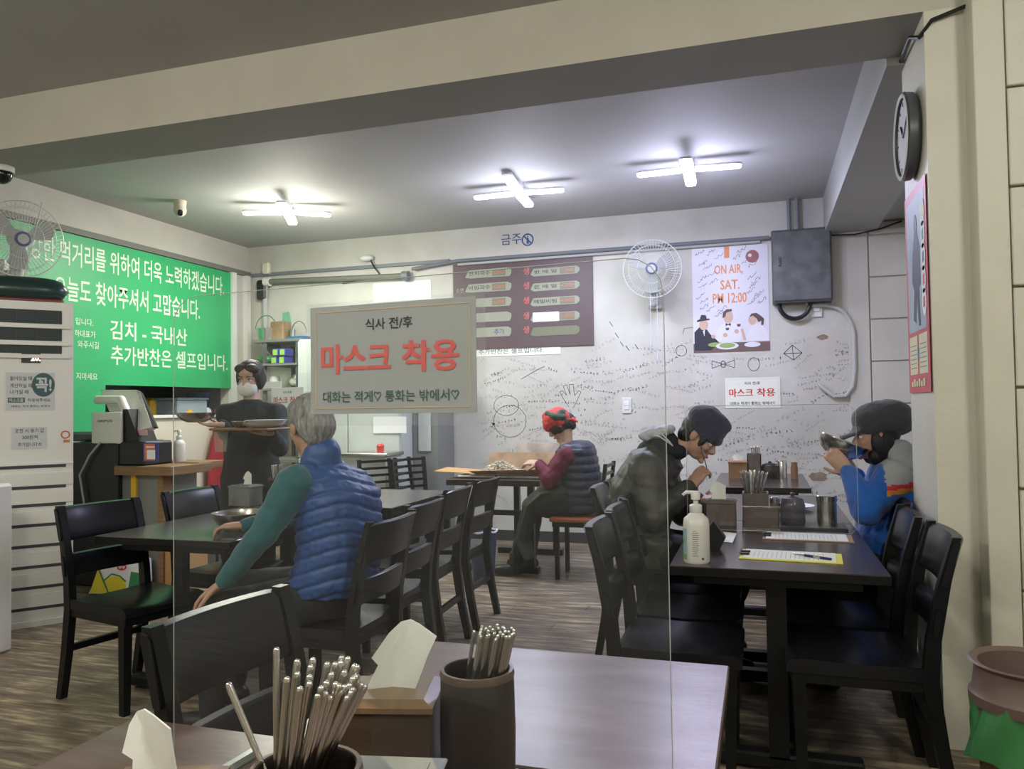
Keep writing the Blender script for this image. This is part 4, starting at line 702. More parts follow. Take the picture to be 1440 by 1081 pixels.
# ------------------------------------------------------------------ padded black chairs (local: faces +x)
def make_chair(label):
    o = thing('padded_chair', label, 'chair')
    mb = MB(); R = []          # seat cushion, front edge rounded, slight dish
    for i, (x, z0, z1) in enumerate(((-.215, .425, .455), (-.20, .42, .468), (0, .42, .462), (.17, .42, .468), (.205, .42, .462), (.22, .425, .448))):
        n = 10; R.append([V((x, -.205+.41*k/n, z1-.012*sin(pi*k/n) if i not in (0, 5) else z1)) for k in range(n+1)]+[V((x, .205-.41*k/n, z0)) for k in range(n+1)])
    mb.rings(R).build('seat', 'leather', o, smooth=True)
    MB().bb((-.21, -.20, .385), (.205, .20, .422), bev=.004).build('seat_frame', 'black', o)
    for sy in (-1, 1):
        MB().rings([[V((cx+a*w, sy*.18+b*w, z)) for a, b in ((-1, -1), (1, -1), (1, 1), (-1, 1))] for cx, w, z in ((.175, .016, 0), (.18, .021, .40))]).build('leg', 'black', o)
        MB().rings([[V((cx+a*wx, sy*.19+b*.017, z)) for a, b in ((-1, -1), (1, -1), (1, 1), (-1, 1))] for cx, wx, z in ((-.285, .018, 0), (-.245, .021, .20), (-.215, .024, .42), (-.225, .022, .55), (-.262, .018, .74), (-.30, .013, .885))]).build('rear_leg', 'black', o)
    def pad(z0, z1, x0, x1, nm, th=.028, bow=.03):
        mb = MB(); R = []
        for i in range(9):
            t = -1+2*i/8; y_ = .215*t; dx = -bow*(1-t*t)-.004; e = .006 if abs(t) > .99 else 0
            sl = (x1-x0)/(z1-z0)
            pr = [(0, z0+e), (th*.8, z0+.004+e), (th, z0+.02), (th, z1-.02), (th*.75, z1-.004-e), (0, z1-e), (-th*.35, z1-.006-e), (-th*.35, z0+.006+e)]
            R.append([V((x0+(z-z0)*sl+px_*(.6 if e else 1)+dx, y_, z)) for px_, z in pr])
        mb.rings(R).build(nm, 'leather', o, smooth=True)
    pad(.72, .88, -.258, -.302, 'backrest'); pad(.56, .665, -.228, -.245, 'lower_back_pad', .022, .025)
    for sy in (-1, 1):
        for z, x in ((.76, -.288), (.83, -.307), (.60, -.252)): MB().cyl((x-.004, sy*.17, z), (x+.01, sy*.17, z), .0045, n=8).build('screw', 'steel', o)
    MB().bb((-.25, -.19, .22), (-.225, .19, .25)).build('stretcher', 'black', o)
    return o
proto = make_chair('black padded chair pulled to the clipboard table at left, nearest the camera'); proto['group'] = 'black padded chairs'
proto.location = (-.30, 2.97, 0)
CH = [(-.31, 3.42, 0, 'black padded chair left of the clipboard table, second from the camera'),
 (-.33, 3.85, .0, 'black padded chair left of the clipboard table, third from the camera'),
 (-.56, 4.28, 0, 'black padded chair carrying the man in the beanie'),
 (.28, 3.00, pi, 'black padded chair right of the clipboard table, by the pillar foot'),
 (.25, 3.46, pi, 'black padded chair right of the clipboard table, behind the one at the pillar foot'),
 (.28, 3.88, pi, 'black padded chair right of the clipboard table, mostly hidden under it'),
 (.57, 4.31, pi, 'black padded chair carrying the woman in the wool cap'),
 (-2.80, 2.98, -.22, 'near left black padded chair pushed under the vest man\'s table'),
 (-2.78, 3.66, -.05, 'second black padded chair on the left side of the vest man\'s table'),
 (-1.74, 2.90, pi, 'black padded chair carrying the man in the blue vest'),
 (-1.82, 3.40, pi, 'black padded chair just behind the vest man\'s chair'),
 (-1.90, 4.02, pi+.05, 'black padded chair at the grey-brown table with its legs in full view'),
 (-1.92, 4.58, pi, 'farthest black padded chair in the middle row, next to the navy bin'),
 (-.87, 1.46, -.12, 'nearest black padded chair at lower left, its backrest cut by the cup of chopsticks'),
 (-.80, 1.04, 0, 'black padded chair at the nearest table, below the photo edge')]
for x, y_, r, lb in CH:
    if y_ == 1.04: continue
    dup(proto, (x, y_, 0), r, lb)
# ladder-back chairs
def make_ladder(label):
    o = thing('ladder_back_chair', label, 'chair'); MB().box((0, 0, .455), (.40, .40, .035), bev=.012, seg=2).build('seat', 'orange', o, smooth=True); MB().bb((-.18, -.18, .40), (.18, .18, .44)).build('seat_frame', 'black', o)
    for sy in (-1, 1):
        MB().bb((.13, sy*.16-.016, 0), (.162, sy*.16+.016, .41)).build('leg', 'black', o)
        MB().rings([[V((cx+a*.014, sy*.175+b*.014, z)) for a, b in ((-1, -1), (1, -1), (1, 1), (-1, 1))] for cx, z in ((-.20, 0), (-.185, .44), (-.24, .88))]).build('rear_leg', 'black', o)
    for k in range(6): z = .56+k*.06; x = -.185-.055*(z-.44)/.44; MB().bb((x-.007, -.165, z-.011), (x+.007, .165, z+.011)).build('slat', 'black', o)
    return o
lp0 = make_ladder('orange-seated ladder-back chair carrying the scarfed woman'); lp0['group'] = 'ladder-back chairs'; lp0.location = (-1.36, 5.98, 0); lp0.rotation_euler = (0, 0, pi)
q1_ = P(606, 712, Z=.46)
LD = [(-.97, 6.62, pi, 'ladder-back chair behind the one of the scarfed woman'), (P(553, 645, Z=.88).x+.05, P(553, 645, Z=.88).y-.15, -.6, 'left ladder-back chair by the grey cabinet'), (P(585, 641, Z=.88).x+.18, P(585, 641, Z=.88).y-.30, -.6, 'right ladder-back chair by the grey cabinet, touching the marked wall'), (q1_.x-.05, q1_.y, .0, 'orange-seated ladder-back chair seen between the middle row backs')]
for x, y_, r, lb in LD: dup(lp0, (x, y_, 0), r, lb)
# ------------------------------------------------------------------ chopstick cups, tissue boxes
def stick_mesh():
    mb = MB().lathe([(.0, 0), (.0016, 0), (.0018, .06), (.0028, .16), (.0031, .225), (.0028, .2285), (.0018, .2305), (0, .231)], n=10); me = bpy.data.meshes.new('chopstick'); mb.b.to_mesh(me); mb.b.free(); me.shade_smooth(); me.materials.append(M['steel']); return me
STK = stick_mesh(); STKF = STK.copy(); STKF.transform(Matrix.Diagonal((1.25, 1.25, 1, 1)))
def cup_lathe(q, r, h, o, m='cup'):
    MB().lathe([(0, 0), (r*.93, 0), (r*.97, .005), (r, h*.5), (r*.97, h-.012), (r*.96, h-.010), (r*.96, h-.003), (r*.93, h), (r*.86, h), (r*.83, h-.006), (r*.83, .012), (0, .010)], q, 40).build('cup', m, o, smooth=True)
    MB().lathe([(r*.975, h-.010), (r*.99, h-.006), (r*.96, h+.0015), (r*.88, h+.0015), (r*.84, h-.006)], q, 40, cap=False).build('rim', 'cuprim', o, smooth=True)
def chopstick_cup(q, r, h, n, lean, spread, label, slabel, grp, m='cup', mesh=STK, box=False, extra=None, gather=None, zlift=0):
    q = V(q); o = thing('chopstick_cup', label, 'cup', q)
    if box:
        mb = MB(); MB().bb(q+V((-r, -r, 0)), q+V((r, r, .006))).build('base', m, o)
        for sx, sy, dx, dy in ((-1, 0, .004, r), (1, 0, .004, r), (0, -1, r, .004), (0, 1, r, .004)): c_ = q+V((sx*(r-.004), sy*(r-.004), h/2)); MB().box(c_, (2*dx, 2*dy, h)).build('side', m, o)
    else: cup_lathe(q, r, h, o, m)
    rr = r*.76; lean = V(lean)
    for i in range(n):
        a = i*2.39996; k = (i+.5)/n; ub = V((cos(a), sin(a), 0))*math.sqrt(k)
        if gather is not None: base = q+gather+ub*rr*.64+V((0, 0, .014)); top = q+gather*1.0+ub*rr*.60+lean*.20+ub*spread+V((rnd.uniform(-.003, .003), rnd.uniform(-.003, .003), .225))
        else: base = q-V((lean.x, lean.y, 0)).normalized()*rr*.45+ub*rr*.42+V((0, 0, .014)); top = base+lean*.20+ub*spread+V((rnd.uniform(-.008, .008), rnd.uniform(-.006, .006), .22))
        # keep the stick inside the rim
        d_ = (top-base).normalized(); tz = (h-.014)/d_.z; pr = base+d_*tz; off = V((pr.x-q.x, pr.y-q.y, 0))
        if off.length > rr: sh_ = off-off.normalized()*rr; base = base-V((sh_.x, sh_.y, 0))
        bo_ = V((base.x-q.x, base.y-q.y, 0))
        if bo_.length > rr: base -= bo_-bo_.normalized()*rr; 
        s_ = bpy.data.objects.new('chopstick', mesh); C.objects.link(s_); s_.location = base+V((0, 0, zlift+rnd.uniform(-.003, .003)*(1 if zlift else 0)))
        s_.rotation_mode = 'QUATERNION'; s_.rotation_quaternion = d_.to_track_quat('Z', 'Y'); tag(s_, slabel, 'chopstick', grp)
    if extra:
        for bb_, tt_, lb in extra:
            s_ = bpy.data.objects.new('chopstick', mesh); C.objects.link(s_); s_.location = q+V(bb_); s_.rotation_mode = 'QUATERNION'; s_.rotation_quaternion = (V(tt_)-V(bb_)).normalized().to_track_quat('Z', 'Y'); tag(s_, lb, 'chopstick', grp)
    return o
def tissue_box(q, w_, d_, h, rz, label, mside='boxw', mlid='boxlid', sheet=.10, swid=.075, lean=(.3, 0), sx=0, lid=True, sty=0):
    o = thing('tissue_box', label, 'tissue box', q, rz)
    L = lambda *v: Wm(o) @ V(v)
    def bx_(a, b, m, nm, bev=.002):
        mb = MB().bb(a, b, bev=bev); bmesh.ops.transform(mb.b, matrix=Wm(o), verts=mb.b.verts); return mb.build(nm, m, o)
    bx_((-w_/2, -d_/2, 0), (w_/2, d_/2, h-.012), mside, 'body')
    if lid:
        mb = MB(); e = .004
        mb.rings([[L(sx_*(w_/2+g), sy_*(d_/2+g), z) for sx_, sy_ in ((-1, -1), (1, -1), (1, 1), (-1, 1))] for g, z in ((-.001, h-.012), (e, h-.010), (e, h-.002), (-.012, h+.006))]); mb.build('lid', mlid, o)
    zt_ = h+(.006 if lid else -.012)
    k = sheet/.098; kw = swid/.075; O_ = [(-.034, 0), (-.020, .036), (-.030, .047), (-.010, .080), (.004, .094), (.018, .098), (.034, .092), (.060, .078), (.050, .050), (.036, 0)]
    def sh_(x_, z_, o_): return L(sx+(x_-.3*z_)*kw+z_*k*lean[0], sty+o_, zt_-.004+z_*k)
    bend = lambda x_: -.35*abs(x_-.010)+.004                  # folded along one crease
    left = [p_ for p_ in O_ if p_[0] <= .018]; le_ = [(.004, 0)]+left[::-1]+[]; le_ = [(.004, 0), (.018, .098)]+left[:5][::-1]
    ri_ = [(.004, 0), (.036, 0), (.050, .050), (.060, .078), (.034, .092), (.018, .098)]
    mb = MB()
    for poly_ in (le_, ri_): mb.rings([[sh_(x_, z_, bend(x_)) for x_, z_ in poly_], [sh_(x_, z_, bend(x_)+.003) for x_, z_ in poly_]])
    mb.build('tissue', 'tissue', o)
    return o
# near cup (open bundle)
q = P(430, 1066, D=.82); q.z = .74
chopstick_cup(q, .060, .205, 40, (.36, .02, 0), .048, 'dark brown wooden cup of spread chopsticks at the bottom edge', 'steel chopstick in the spread bundle of the nearest cup', 'chopsticks in the nearest cup', mesh=STKF, zlift=.072,
  extra=[((.01, .0, .08), (-.085, .0, .262), 'steel chopstick leaning far left out of the nearest cup'), ((-.03, -.01, .10), (-.028, -.01, .32), 'upright steel chopstick at the left of the nearest cup')])
# second cup
q = P(671, 944, D=1.20); q.z = .74; HC2 = P(671, 944, D=1.20).z-.74+.004
chopstick_cup(q, .058, HC2, 30, (.22, .0, 0), .010, 'dark brown wooden cup beside the near tissue box', 'steel chopstick in the tight bundle of the second cup', 'chopsticks in the second cup', gather=V((-.014, .0, 0)), zlift=.0)
q = P(545, 985, D=1.22); q.z = .74; HB = P(545, 978, D=1.20).z-.74; tissue_box(q, .155, .125, HB, .25, 'dark wooden tissue box with light brown lid on the worn table', sheet=.108, swid=.082, lean=(.42, 0), sx=.004)
q = P(222, 1100, D=.90); q.z = .74; tissue_box(q, .12, .10, P(230, 1105, D=.90).z-.74, .3, 'tissue box at the lower left edge with only its tissue showing', sheet=.085, swid=.055, lean=(-.1, 0))
a, b = P(476, 1071, D=.98), P(566, 1078, D=.98); tag(MB().box(((a+b)/2)+V((.02, 0, -.012)), ((b-a).length+.06, .10, .006), rot=Matrix.Rotation(.2, 3, 'Z'), bev=.002).box(((a+b)/2)+V((.02, 0, -.004-((a+b)/2).z/2+.37)), (.10, .07, ((a+b)/2).z-.74-.008), rot=Matrix.Rotation(.2, 3, 'Z')).build('napkin_holder', 'chrome', origin=(a.x, a.y, .74)), 'chrome holder edge between the nearest cup and the tissue box', 'holder')
# ------------------------------------------------------------------ the big acrylic sheet with the mask notice
Sl, Sr = P(243, 640, D=1.318), P(937, 640, D=.998); Sl.z = Sr.z = 0; sd = (Sr-Sl).normalized(); SW_ = (Sr-Sl).length; sp_ = Panel(V((Sl.x, Sl.y, .742)), sd, (0, 0, 1)); SH = .77
if sp_.n.y > 0: sp_.n = -sp_.n
ag = thing('acrylic_partition', 'large clear acrylic partition standing on the near tables', 'acrylic partition', (Sl+Sr)/2+V((0, 0, .742)))
pts = [(0, 0), (SW_, 0)]+[(SW_-.05+.05*cos(a), SH-.05+.05*sin(a)) for a in (0, .4, .8, 1.2, pi/2)]+[(.05-.05*sin(a), SH-.05+.05*cos(a)) for a in (0, .4, .8, 1.2, pi/2)]
mb = MB(); mb.prism([sp_.p(x, y_, 0) for x, y_ in pts], -sp_.n*.003); mb.build('sheet', 'glass', ag)
mb = MB(); mb.tube([sp_.p(x, y_, -.0015) for x, y_ in pts[1:]+[pts[0]]], .0007, 6); mb.build('edge', 'edge', ag)
for x in (.12, SW_-.12): MB().box(sp_.p(x, .006, 0), (.012, .12, .012), rot=Matrix.Rotation(math.atan2(sd.y, sd.x), 3, 'Z')).build('foot', 'edge', ag)
def Sq(px, py):
    r = fw+r1*(px-720)/F-u1*(py-540.5)/F; t = ((sp_.O-V((0, 0, CAMH))).dot(sp_.n))/r.dot(sp_.n); h = r*t+V((0, 0, CAMH)); return ((h-sp_.O).dot(sd), h.z-.742)
a, b, c, d_ = Sq(439, 583), Sq(672, 579), Sq(438, 434), Sq(670, 416); x0, x1, z0, z1 = (a[0]+c[0])/2, (b[0]+d_[0])/2, (a[1]+b[1])/2, (c[1]+d_[1])/2
np_ = Panel(sp_.p(x0, z0, .002), sd, (0, 0, 1)); np_.n = sp_.n
bn_ = thing('mask_notice', 'large laminated mask notice with red lettering taped to the near acrylic', 'notice', np_.p((x1-x0)/2, 0, 0)); np_.rect(0, 0, x1-x0, z1-z0, 0, .0008).build('sheet', 'signp', bn_); mask_notice(np_, x1-x0, z1-z0, bn_, True, z=.001)
np_.rect(-.008, -.018, x1-x0+.014, z1-z0+.006, -.0008, .0004).build('sleeve', 'film', bn_)
# ------------------------------------------------------------------ things on the right-hand table
q = P(980, 790, Z=.74); pump_bottle(q, 1.10, 'large white pump bottle on the corner of the right-hand table', True)
def clipboard(c, L_, Wd, rz, label, mb_, mp_, tilt=0):
    o = thing('clipboard', label, 'clipboard', c, rz); Q_ = lambda *v: Wm(o) @ V(v)
    def b_(a, b, m, nm, bev=.001):
        mb = MB().bb(a, b, bev=bev); bmesh.ops.transform(mb.b, matrix=Wm(o), verts=mb.b.verts); mb.build(nm, m, o)
    b_((-L_/2, -Wd/2, 0), (L_/2, Wd/2, .004), mb_, 'board'); b_((-L_/2+.014, -Wd/2+.008, .0041), (L_/2-.022, Wd/2-.006, .0065), mp_, 'paper', 0)
    for k in range(16): x = -L_/2+.05+k*(L_-.1)/16; b_((x, -Wd/2+.02, .0066), (x+.0012, Wd/2-.02-.03*rnd.random(), .0069), 'cond', 'printed_line', 0)
    for yy in (-.03, .02): b_((-L_/2+.0, yy-.010, .0066), (-L_/2+.034, yy+.010, .013), 'blackp', 'clip', .002)
    MB().tube([Q_(-L_/2-.004, -.03, .01), Q_(-L_/2+.004, -.005, .022), Q_(-L_/2-.004, .02, .01)], .0016, 6).build('clip_wire', 'chrome', o); return o
c = (P(1031, 785, Z=.74)+P(1187, 799, Z=.74)+P(1190, 781, Z=.74)+P(1048, 770, Z=.74))/4; c.y += .005; M['ybd'] = mat('yellow_board', (.75, .72, .10), .5); M['bbd'] = mat('brown_hardboard', (.33, .20, .11), .5)
cb1 = clipboard(c, .36, .19, -.06, 'yellow clipboard with pen on the right-hand table', 'ybd', 'paper2')
c2 = (P(1064, 747, Z=.74)+P(1210, 766, Z=.74)+P(1195, 751, Z=.74)+P(1077, 761, Z=.74))/4; clipboard(c2, .36, .19, -.03, 'brown clipboard on the right-hand table behind the yellow one', 'bbd', 'paper')
a, b = P(1116, 778, Z=.752), P(1169, 786, Z=.752); pn = thing('pen', 'navy and silver pen on the yellow clipboard', 'pen', a); MB().cyl(a, a+(b-a)*.30, .0032, .0042, 10).build('tip_half', 'steel', pn, smooth=True); MB().cyl(a+(b-a)*.30, b, .0048, .0046, 10).build('barrel', M.setdefault('navyp', mat('navy_pen', (.02, .02, .10), .3)), pn, smooth=True); MB().cyl(a+(b-a)*.55, a+(b-a)*.72, .0050, .005, 10).build('grip_band', 'steel', pn, smooth=True)
lp_ = [P(1002, 760, Z=.742), P(1030, 763, Z=.742), P(1036, 750, Z=.742), P(1009, 747, Z=.742)]; st = thing('table_sticker', 'small white card lying on the right-hand table behind the pump bottle', 'card', lp_[0]); MB().prism(lp_, (0, 0, .001)).build('card', 'paper', st)
tp_ = Panel(lp_[0]+V((0, 0, .001)), lp_[1]-lp_[0], lp_[3]-lp_[0]); tp_.n = V((0, 0, 1)); mb = MB(); [tp_.line([(.014+.012*k, .012+.018*(k % 2)), (.022+.012*k, .020+.018*(k % 2)), (.024+.012*k, .010+.02*(k % 2))], .0025, .0006, mb) for k in range(5)]; mb.build('print', 'ink', st)
q = P(1004, 774, Z=.74); o = thing('stand_wedge', 'black plastic wedge stand behind the pump bottle', 'stand', q); MB().prism([q+V((-.035, 0, 0)), q+V((.02, 0, 0)), q+V((.045, 0, .05)), q+V((0, 0, .115)), q+V((-.02, 0, .09))], (.0, .05, 0)).build('wedge', 'blackp', o)
# condiments
q = P(1015, 737, Z=.74); tissue_box(q, .135, .11, .115, .0, 'grey-brown tissue box in the middle of the right-hand table', mside='boxg', mlid='boxg', sheet=.088, swid=.072, lean=(0, 0), sx=-.012)
q = P(1063, 730, Z=.74); chopstick_cup(q, .062, .135, 34, (.03, .0, 0), .075, 'grey-brown square holder fanned with chopsticks on the right-hand table', 'steel chopstick in the fanned bundle on the right-hand table', 'chopsticks on the right-hand table', m='boxg', box=True, zlift=.0)
rk = thing('menu_stand', 'chrome wire stand on the right-hand table before the jars', 'stand', P(1070, 746, Z=.74)); a, b, c, d_ = P(1044, 744, Y=3.73), P(1097, 744, Y=3.73), P(1097, 713, Y=3.73), P(1045, 712, Y=3.73); a.z = b.z = .746
MB().tube([a, b, c, d_], .0032, 8, True).build('frame', 'chrome', rk, smooth=True); MB().tube([a+V((0, -.03, 0)), b+V((0, -.03, 0)), b+V((0, .03, 0)), a+V((0, .03, 0))], .003, 8, True).build('base', 'chrome', rk, smooth=True)
mb = MB(); mb.prism([a+V((.008, .004, .006)), b+V((-.008, .004, .006)), c+V((-.008, .004, -.006)), d_+V((.008, .004, -.006))], (0, .004, 0)); mb.build('card', M.setdefault('dkcard', mat('dark_brown_card', (.10, .07, .06), .4)), rk)
q = V((.13, 3.90, .74)); cnd = tag(MB().bb((.03, 3.80, .74), (.36, 4.0, .752), bev=.004).build('condiment_tray', 'blackp', origin=(.2, 3.9, .74)), 'black tray under the jars on the right-hand table', 'tray')
q = P(1116, 740, Z=.752); q = V((q.x, 3.9, .752)); j = thing('lidded_jar', 'dark glazed lidded jar on the condiment tray', 'jar', q); MB().lathe([(0, 0), (.050, 0), (.056, .01), (.056, .09), (.050, .105), (0, .105)], q, 24).build('jar', M.setdefault('jarg', mat('grey_violet_glaze', (.07, .06, .085), .2)), j, smooth=True); MB().lathe([(.052, .105), (.045, .122), (.02, .130), (.008, .132), (.012, .145), (0, .150)], q, 24).build('lid', 'jarg', j, smooth=True)
q = P(1165, 742, Z=.752); q = V((q.x, 3.9, .752)); j = thing('steel_canister', 'shiny steel canister at the right end of the condiment tray', 'canister', q); MB().lathe([(0, 0), (.044, 0), (.044, .115), (0, .115)], q, 24).build('body', 'steel', j, smooth=True); MB().lathe([(.046, .112), (.046, .135), (.043, .138), (0, .138)], q, 24).build('lid', 'chrome', j, smooth=True)
q = P(1090, 732, Z=.74); q = V((q.x, 3.97, .74)); j = thing('pepper_mill', 'slim wooden shaker with steel top beside the lidded jar', 'shaker', q); MB().lathe([(0, 0), (.024, 0), (.024, .10), (0, .10)], q, 16).build('body', 'boxg', j, smooth=True); MB().lathe([(.024, .10), (.024, .125), (.018, .13), (0, .13)], q, 16).build('top', 'steel', j, smooth=True)
# acrylic guard across the right-hand tables
g = thing('acrylic_guard', 'clear acrylic guard standing across the right-hand table', 'acrylic guard', (.02, 3.80, .74)); pts = [(-.335, .746+.03), (-.305, .746), (.36, .746), (.39, .776), (.39, 1.28), (.36, 1.31), (-.305, 1.31), (-.335, 1.28)]
MB().prism([(x, 3.700, z) for x, z in pts], (0, .004, 0)).build('sheet', 'glass2', g); MB().tube([V((x, 3.702, z)) for x, z in pts], .0012, 5, True).build('edge', 'edge', g)
# eating side
def bowl(q, r, h, label, m='steel', R_=None, food=None, nm='bowl'):
    o = thing('steel_bowl', label, 'bowl', q); MB().lathe([(0, 0), (r*.45, 0), (r*.72, h*.25), (r*.93, h*.65), (r, h), (r*1.03, h), (r*1.03, h-.003), (r*.96, h-.004), (r*.90, h*.65), (r*.68, h*.3), (r*.42, .004), (0, .004)], q, 32, R_).build('bowl', m, o, smooth=True)
    if food: MB().lathe([(0, h*.72), (r*.5, h*.70), (r*.88, h*.62), (r*.86, h*.6)], q, 24, R_, cap=False).build('food', food, o, smooth=True)
    return o
q = P(325, 747, Z=.74); bowl(V((q.x, q.y+.06, .74)), .125, .085, 'wide steel noodle bowl on the vest man\'s table', 'steeld')
q = P(1006, 700, Z=.74); bowl(V((q.x-.02, 4.28, .74)), .095, .07, 'steel noodle bowl under the face of the beanie man', 'steeld', food='food')
q = P(1145, 712, Z=.74); o = thing('side_dish_plate', 'white oval side dish plate before the cap woman', 'plate', V((.15, 4.55, .74))); MB().lathe([(0, 0), (.06, 0), (.11, .022), (.115, .022), (.065, .004), (0, .004)], (.15, 4.55, .74), 28).build('plate', 'paper', o, smooth=True); MB().sph((.15, 4.55, .75), (.06, .05, .012)).build('food', 'food', o, smooth=True)
q = P(1062, 725, Z=.74); tag(MB().lathe([(0, 0), (.035, 0), (.038, .08), (.036, .08), (.034, .004), (0, .004)], (-.05, 4.38, .74), 20).build('steel_cup', 'steel', origin=(-.05, 4.38, .74), smooth=True), 'small steel cup behind the middle tissue box', 'cup')
# vest man's table set
q = P(362, 712, Z=.74); tissue_box(V((q.x-.12, q.y+.05, .74)), .16, .12, .12, -.1, 'grey wooden tissue box on the vest man\'s table', mside='greyp', mlid='greyp', sheet=.085, swid=.06, lean=(.1, 0), sx=.02)
q = V((q.x+.05, q.y+.12, .74)); chopstick_cup(q, .05, .16, 18, (-.05, 0, 0), .02, 'dark brown cup of chopsticks on the vest man\'s table', 'steel chopstick in the cup on the vest man\'s table', 'chopsticks on the vest man\'s table')
# back wall table set
y6 = 6.35; zt = .74; qx = lambda px: P(px, 660, Y=y6).x
tissue_box(V((qx(1038), y6, zt)), .14, .12, .13, 0, 'light brown tissue box on the table against the back wall', mside='boxo', mlid='boxo', sheet=.05, swid=.08, lean=(0, 0))
chopstick_cup(V((qx(1061), y6, zt)), .052, .19, 14, (-.05, 0, 0), .02, 'dark square cup of chopsticks on the table against the back wall', 'steel chopstick in the cup by the back wall', 'chopsticks by the back wall', m='boxg', box=True)
q = V((qx(1083), y6, zt)); j = thing('lidded_jar', 'dark brown lidded jar on the table against the back wall', 'jar', q); MB().lathe([(0, 0), (.058, 0), (.064, .01), (.064, .09), (.06, .10), (0, .10)], q, 20).build('jar', 'cup', j, smooth=True); MB().lathe([(.062, .10), (.05, .112), (.015, .118), (.012, .13), (0, .135)], q, 20).build('lid', 'cup', j, smooth=True)
q = V((qx(1100), y6, zt)); tag(MB().lathe([(0, 0), (.036, 0), (.036, .13), (.032, .14), (0, .14)], q, 20).build('steel_canister', 'steel', origin=q, smooth=True), 'steel canister on the table against the back wall', 'canister')
q = V((qx(1117), y6, zt)); tag(MB().lathe([(0, 0), (.026, 0), (.028, .08), (.022, .11), (.025, .125), (0, .13)], q, 16).build('wooden_shaker', 'boxo', origin=q, smooth=True), 'light wooden shaker at the right of the back wall table', 'shaker')
# scarfed woman's work: tray, cardboard, anchovies
o = tag(MB().bb((-2.38, 5.97, .74), (-1.60, 6.45, .765), bev=.008).build('steel_tray', 'steeld', origin=(-2.0, 6.2, .74)), 'flat steel tray under the cardboard on the scarfed woman\'s table', 'tray')
o = thing('cardboard_box', 'opened cardboard box full of anchovies on the steel tray', 'box', (-2.0, 6.2, .767)); MB().bb((-2.30, 6.02, .767), (-1.66, 6.42, .772)).build('base', 'card', o)
MB().prism([(-2.30, 6.42, .772), (-1.66, 6.42, .772), (-1.62, 6.50, .92), (-2.26, 6.50, .92)], (0, .005, 0)).build('flap', 'card', o); MB().prism([(-2.24, 6.02, .772), (-1.70, 6.02, .772), (-1.66, 5.97, .82), (-2.28, 5.97, .80)], (0, .005, 0)).build('flap', 'card', o); MB().prism([(-2.30, 6.04, .772), (-2.30, 6.40, .772), (-2.60, 6.30, .80), (-2.60, 6.0, .79)], (0, 0, .005)).build('flap', 'tan', o)
MB().prism([(-2.06, 6.55, .80), (-1.62, 6.55, .80), (-1.62, 6.60, 1.0), (-2.06, 6.60, 1.0)], (0, .005, 0)).build('lid_flap', 'cardw', o)
mb = MB()
for _ in range(420):
    r_ = abs(rnd.gauss(0, .5)); a_ = rnd.uniform(0, 2*pi); x, y_ = -2.08+.17*r_*cos(a_), 6.2+.12*r_*sin(a_); z = .775+max(0, .085*(1-r_*.9)); d1 = V((rnd.uniform(-1, 1), rnd.uniform(-1, 1), rnd.uniform(-.3, .5))).normalized()*.03; c_ = V((x, y_, z)); mb.cyl(c_-d1, c_+d1, .004, .0015, 4)
tag(mb.build('dried_anchovies', 'fish', origin=(-2.08, 6.2, .775)), 'heap of silvery dried anchovies in the opened cardboard box', 'anchovies', kind='stuff')
# bins
q = P(680, 818, Z=0); o = thing('waste_bin', 'navy waste bin between the middle row chairs and the work table', 'bin', q); MB().lathe([(0, 0), (.085, 0), (.11, .33), (.12, .34), (.115, .345), (.105, .33), (.08, .01), (0, .01)], q, 24).build('bin', 'bin_', o, smooth=True); MB().tube([q+V((.116*cos(a), .116*sin(a), .345+.006*sin(5*a))) for a in [2*pi*i/30 for i in range(30)]], .007, 6, True).build('bag_rim', 'hood', o, smooth=True)
for ch in [c_ for c_ in C.objects if c_.parent == o]: ch.scale = (.95, .95, 1.12)
q = P(1448, 940, Z=.655); q.z = 0; o = thing('rubbish_bin', 'brown flared bin with a green bag at the lower right edge', 'bin', q)
MB().lathe([(0, 0), (.10, 0), (.118, .55), (.112, .55), (.095, .02), (0, .02)], q, 32).build('bin', M.setdefault('bino', mat('olive_bin', (.10, .075, .04), .6)), o, smooth=True)
MB().lathe([(.124, .57), (.132, .565), (.134, .59), (.126, .60), (.120, .655), (.135, .668), (.130, .672), (.112, .665), (.105, .60), (.10, .57)], q, 36, cap=False).build('collar', 'binb', o, smooth=True)
mb = MB(); R = []
for i in range(10):
    t = i/9; R.append([q+V(((.122+.022*t+.010*sin(5*a+4*t)+.006*sin(11*a))*cos(a), (.122+.022*t+.010*sin(5*a+4*t))*sin(a), .585-t*(.16+.02*sin(3*a)))) for a in [2*pi*k/40 for k in range(40)]])
mb.rings(R, cap=False).build('bag', 'bagg', o, smooth=2)
# wall clock and calendar poster on the pillar
c = V((.60, 3.60, P(1274, 193, Y=3.60).z)); ck = thing('wall_clock', 'round dark-rimmed wall clock on the pillar side', 'clock', c); Rk = Matrix.Rotation(-pi/2, 3, 'Y')
MB().lathe([(0, -.032), (.165, -.032), (.178, -.02), (.182, .012), (.172, .020), (.160, .016), (.158, .004), (0, .004)], c, 40, Rk).build('case', M.setdefault('ckcase', mat('clock_dark_rim', (.07, .08, .09), .35)), ck, smooth=True); MB().lathe([(0, .004), (.158, .004), (.158, .006), (0, .006)], c, 36, Rk).build('dial', 'hood', ck)
MB().lathe([(.160, .017), (.168, .0235), (.176, .019)], c, 40, Rk, cap=False).build('rim', 'ledf', ck, smooth=True)
for a, L_, w_ in ((.9, .075, .008), (2.6, .11, .006)): d1 = V((0, cos(a), sin(a))); MB().tube([c+V((-.010, 0, 0)), c+V((-.010, 0, 0))+d1*L_], w_/2, 5).build('hand', 'ink', ck)
